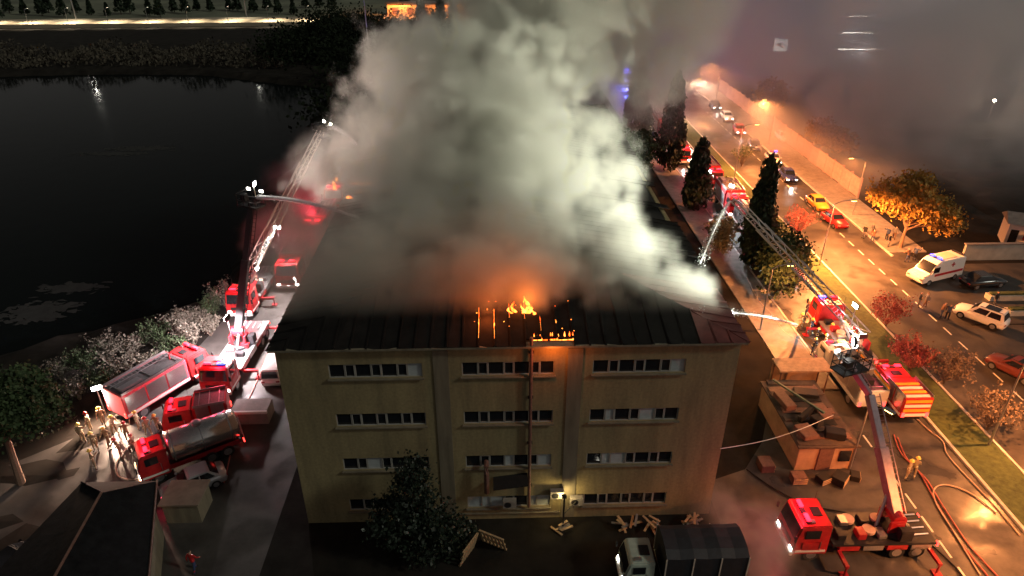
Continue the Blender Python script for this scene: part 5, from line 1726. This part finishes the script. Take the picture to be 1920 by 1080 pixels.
def blobs_field(blobs, noise, amp, gain, floor=None, near=None):
    """blobs: (centre, radius, weight); noise: list of (metres, weight)"""
    def fn(X, Y, Z, n, h):
        X0, Y0, Z0 = X, Y, Z
        N = 0
        for i, (m_, w_) in enumerate(noise):
            v_ = vnoise(n, max(m_ / h, 1.3), 40 + i)
            N = N + w_ * (np.abs(v_) if i else v_ * .5)
        warp = max(m_ for m_, _ in noise) * .8
        X = X + .22 * warp * vnoise(n, warp / h, 90)
        Y = Y + .22 * warp * vnoise(n, warp / h, 91)
        Z = Z + .16 * warp * vnoise(n, warp / h, 92)
        F = np.full(tuple(n), -9., np.float32)
        Wt = np.full(tuple(n), 0., np.float32)
        for c, r_, w_ in blobs:
            q = 1 - np.sqrt((X - c[0]) ** 2 + (Y - c[1]) ** 2 + ((Z - c[2]) * 1.1) ** 2) / r_
            Wt = np.where(q > F, w_, Wt)
            F = np.maximum(F, q)
        N = np.clip((N - N.mean()) / N.std(), -2.5, 1.1)
        E2 = F + amp * N
        D = np.clip(E2 * gain, 0, 1) * Wt
        if near is not None:
            D = D * np.clip((Y0 - near[0]) / near[1], 0, 1)
        if floor is not None:
            D = D * np.clip((Z0 - floor(X0, Y0)) / .5, 0, 1)
        return D
    return fn

bl = []
for px, py, Y_, r_, w_ in (
        (600, 580, 33.9, 2.1, .4), (680, 585, 33.6, 2.1, .45), (760, 588, 33.5, 2.1, .4), (850, 585, 33.6, 1.6, .3), (1120, 585, 33.6, 2.0, .4), (1210, 580, 33.8, 2.2, .5), (1290, 585, 33.8, 1.9, .45),
        (590, 535, 35.2, 2.6, .5), (670, 535, 35, 3.0, .6), (760, 538, 35, 3.0, .6), (850, 535, 35, 2.6, .5), (940, 530, 35.2, 2.2, .45), (1020, 528, 35.4, 2.2, .5), (1100, 538, 34.6, 2.9, .6), (1180, 542, 34.6, 3.0, .65), (1260, 552, 34.5, 2.3, .6),
        (610, 485, 38, 3.0, .6), (700, 488, 37, 3.8, .65), (800, 490, 37, 4.2, .7), (900, 488, 37, 4.4, .8), (1000, 485, 37, 4.5, .9), (1080, 490, 37, 3.6, .9), (1155, 500, 36.6, 2.5, .8),
        (640, 430, 42, 2.8, .4), (720, 430, 41, 4.0, .7), (820, 428, 40.5, 5.0, .9), (930, 425, 40.5, 5.6, 1), (1010, 428, 40.5, 4.8, 1), (1070, 435, 40.5, 3.0, 1),
        (720, 360, 45, 4.0, .8), (820, 355, 44.5, 6.0, 1), (930, 350, 44.5, 7.0, 1), (990, 358, 44.5, 4.8, 1), (1065, 350, 45, 2.4, 1),
        (735, 300, 49, 3.4, .7), (800, 285, 49, 5.4, .9), (900, 270, 49, 6.8, 1), (960, 275, 50, 4.8, 1), (1010, 320, 48, 3.2, 1),
        (785, 190, 53, 4.4, .8), (715, 140, 55, 2.4, .7), (755, 235, 53, 3.8, .7), (850, 175, 54, 6.6, 1), (940, 170, 55, 7, 1), (985, 150, 57, 5.0, .9),
        (910, 85, 56, 5.4, .9), (980, 70, 58, 7.5, 1), (1070, 60, 61, 7, .7), (1020, -10, 60, 9, .9), (1120, -20, 63, 9, .6), (960, 10, 58, 4.5, .8),
        (640, 270, 58, 2.8, .14), (585, 320, 58, 2.4, .1), (620, 350, 56, 3.0, .12), (640, 430, 50, 2.6, .25)):
    bl.append((at(px, py, Y_), r_, w_))
roof_top = lambda X, Y: 13.45 + RISE / HALF * np.clip(np.minimum(np.minimum(X - EX0, EX1 - X), Y - EY0), 0, HALF) + 0 * X
smoke_volume('smoke', 'thick billowing smoke plume rising from the roof of the burning building', (-23, 33, 13.2), (24, 80, 33.5), .36,
             blobs_field(bl, [(9, .9), (6, 1.0), (3.4, .9), (1.8, .6), (1.0, .36)], .38, 4.6, roof_top), (.9, .89, .81), .45)
bl = [(at(*p[:3]), p[3], p[4]) for p in (
        (520, 420, 66, 3.0, .5), (560, 430, 68, 3.2, .6), (490, 430, 64, 2.2, .4), (585, 470, 68, 2.6, .8), (570, 380, 72, 3.6, .5), (560, 330, 80, 4.0, .12), (600, 450, 66, 2.2, .7), (590, 350, 76, 4.0, .12))]
smoke_volume('street_smoke', 'thin brownish smoke drifting over the left street', (-36, 56, 1.0), (-12.6, 92, 15), .5,
             blobs_field(bl, [(5, 1), (2.6, .7), (1.3, .4)], .22, 1.6), (.8, .74, .68), .55)
bl = [((14.6, 29.2, .8), 2.4, 1), ((16.4, 28.2, .9), 2.3, 1), ((13.8, 31.0, 1.2), 1.8, .8), ((15.6, 26.6, .6), 1.8, .8), ((17.0, 30.2, .6), 1.8, .5)]
smoke_volume('ground_smoke', 'low pale smoke spilling over the yard beside the lorry', (11.5, 24, .02), (20, 34, 3.6), .2,
             blobs_field(bl, [(2.4, 1), (1.2, .7), (.6, .4)], .22, 1.4), (.85, .8, .76), .22)
bl = [(at(*p[:3]), p[3], p[4]) for p in (
        (1150, 50, 88, 9, .7), (1240, 30, 100, 13, .7), (1330, 40, 112, 19, .7), (1450, 40, 125, 22, .7), (1580, 60, 130, 24, .75), (1720, 90, 125, 24, .85), (1860, 110, 115, 22, .9), (1960, 150, 105, 20, .8),
        (1480, 190, 112, 13, .7), (1560, 240, 102, 13, .9), (1660, 250, 100, 15, 1), (1770, 250, 98, 16, 1), (1880, 290, 92, 13, .7), (1960, 260, 95, 14, .8),
        (1290, 110, 120, 9, .25), (1800, 20, 150, 30, .9), (1950, 40, 140, 30, .9), (1500, 0, 150, 28, .8), (1920, 350, 84, 8, .4), (1620, 150, 118, 20, .8), (1400, 110, 122, 14, .5))]
smoke_volume('drifting_smoke', 'wide grey smoke haze drifting over the land beyond the main road', (2, 60, 2), (150, 190, 46), 1.4,
             blobs_field(bl, [(26, 1), (16, 1), (8, .8), (4, .5)], .6, 2.4, None, (74, 24)), (.95, .92, .94), .078)
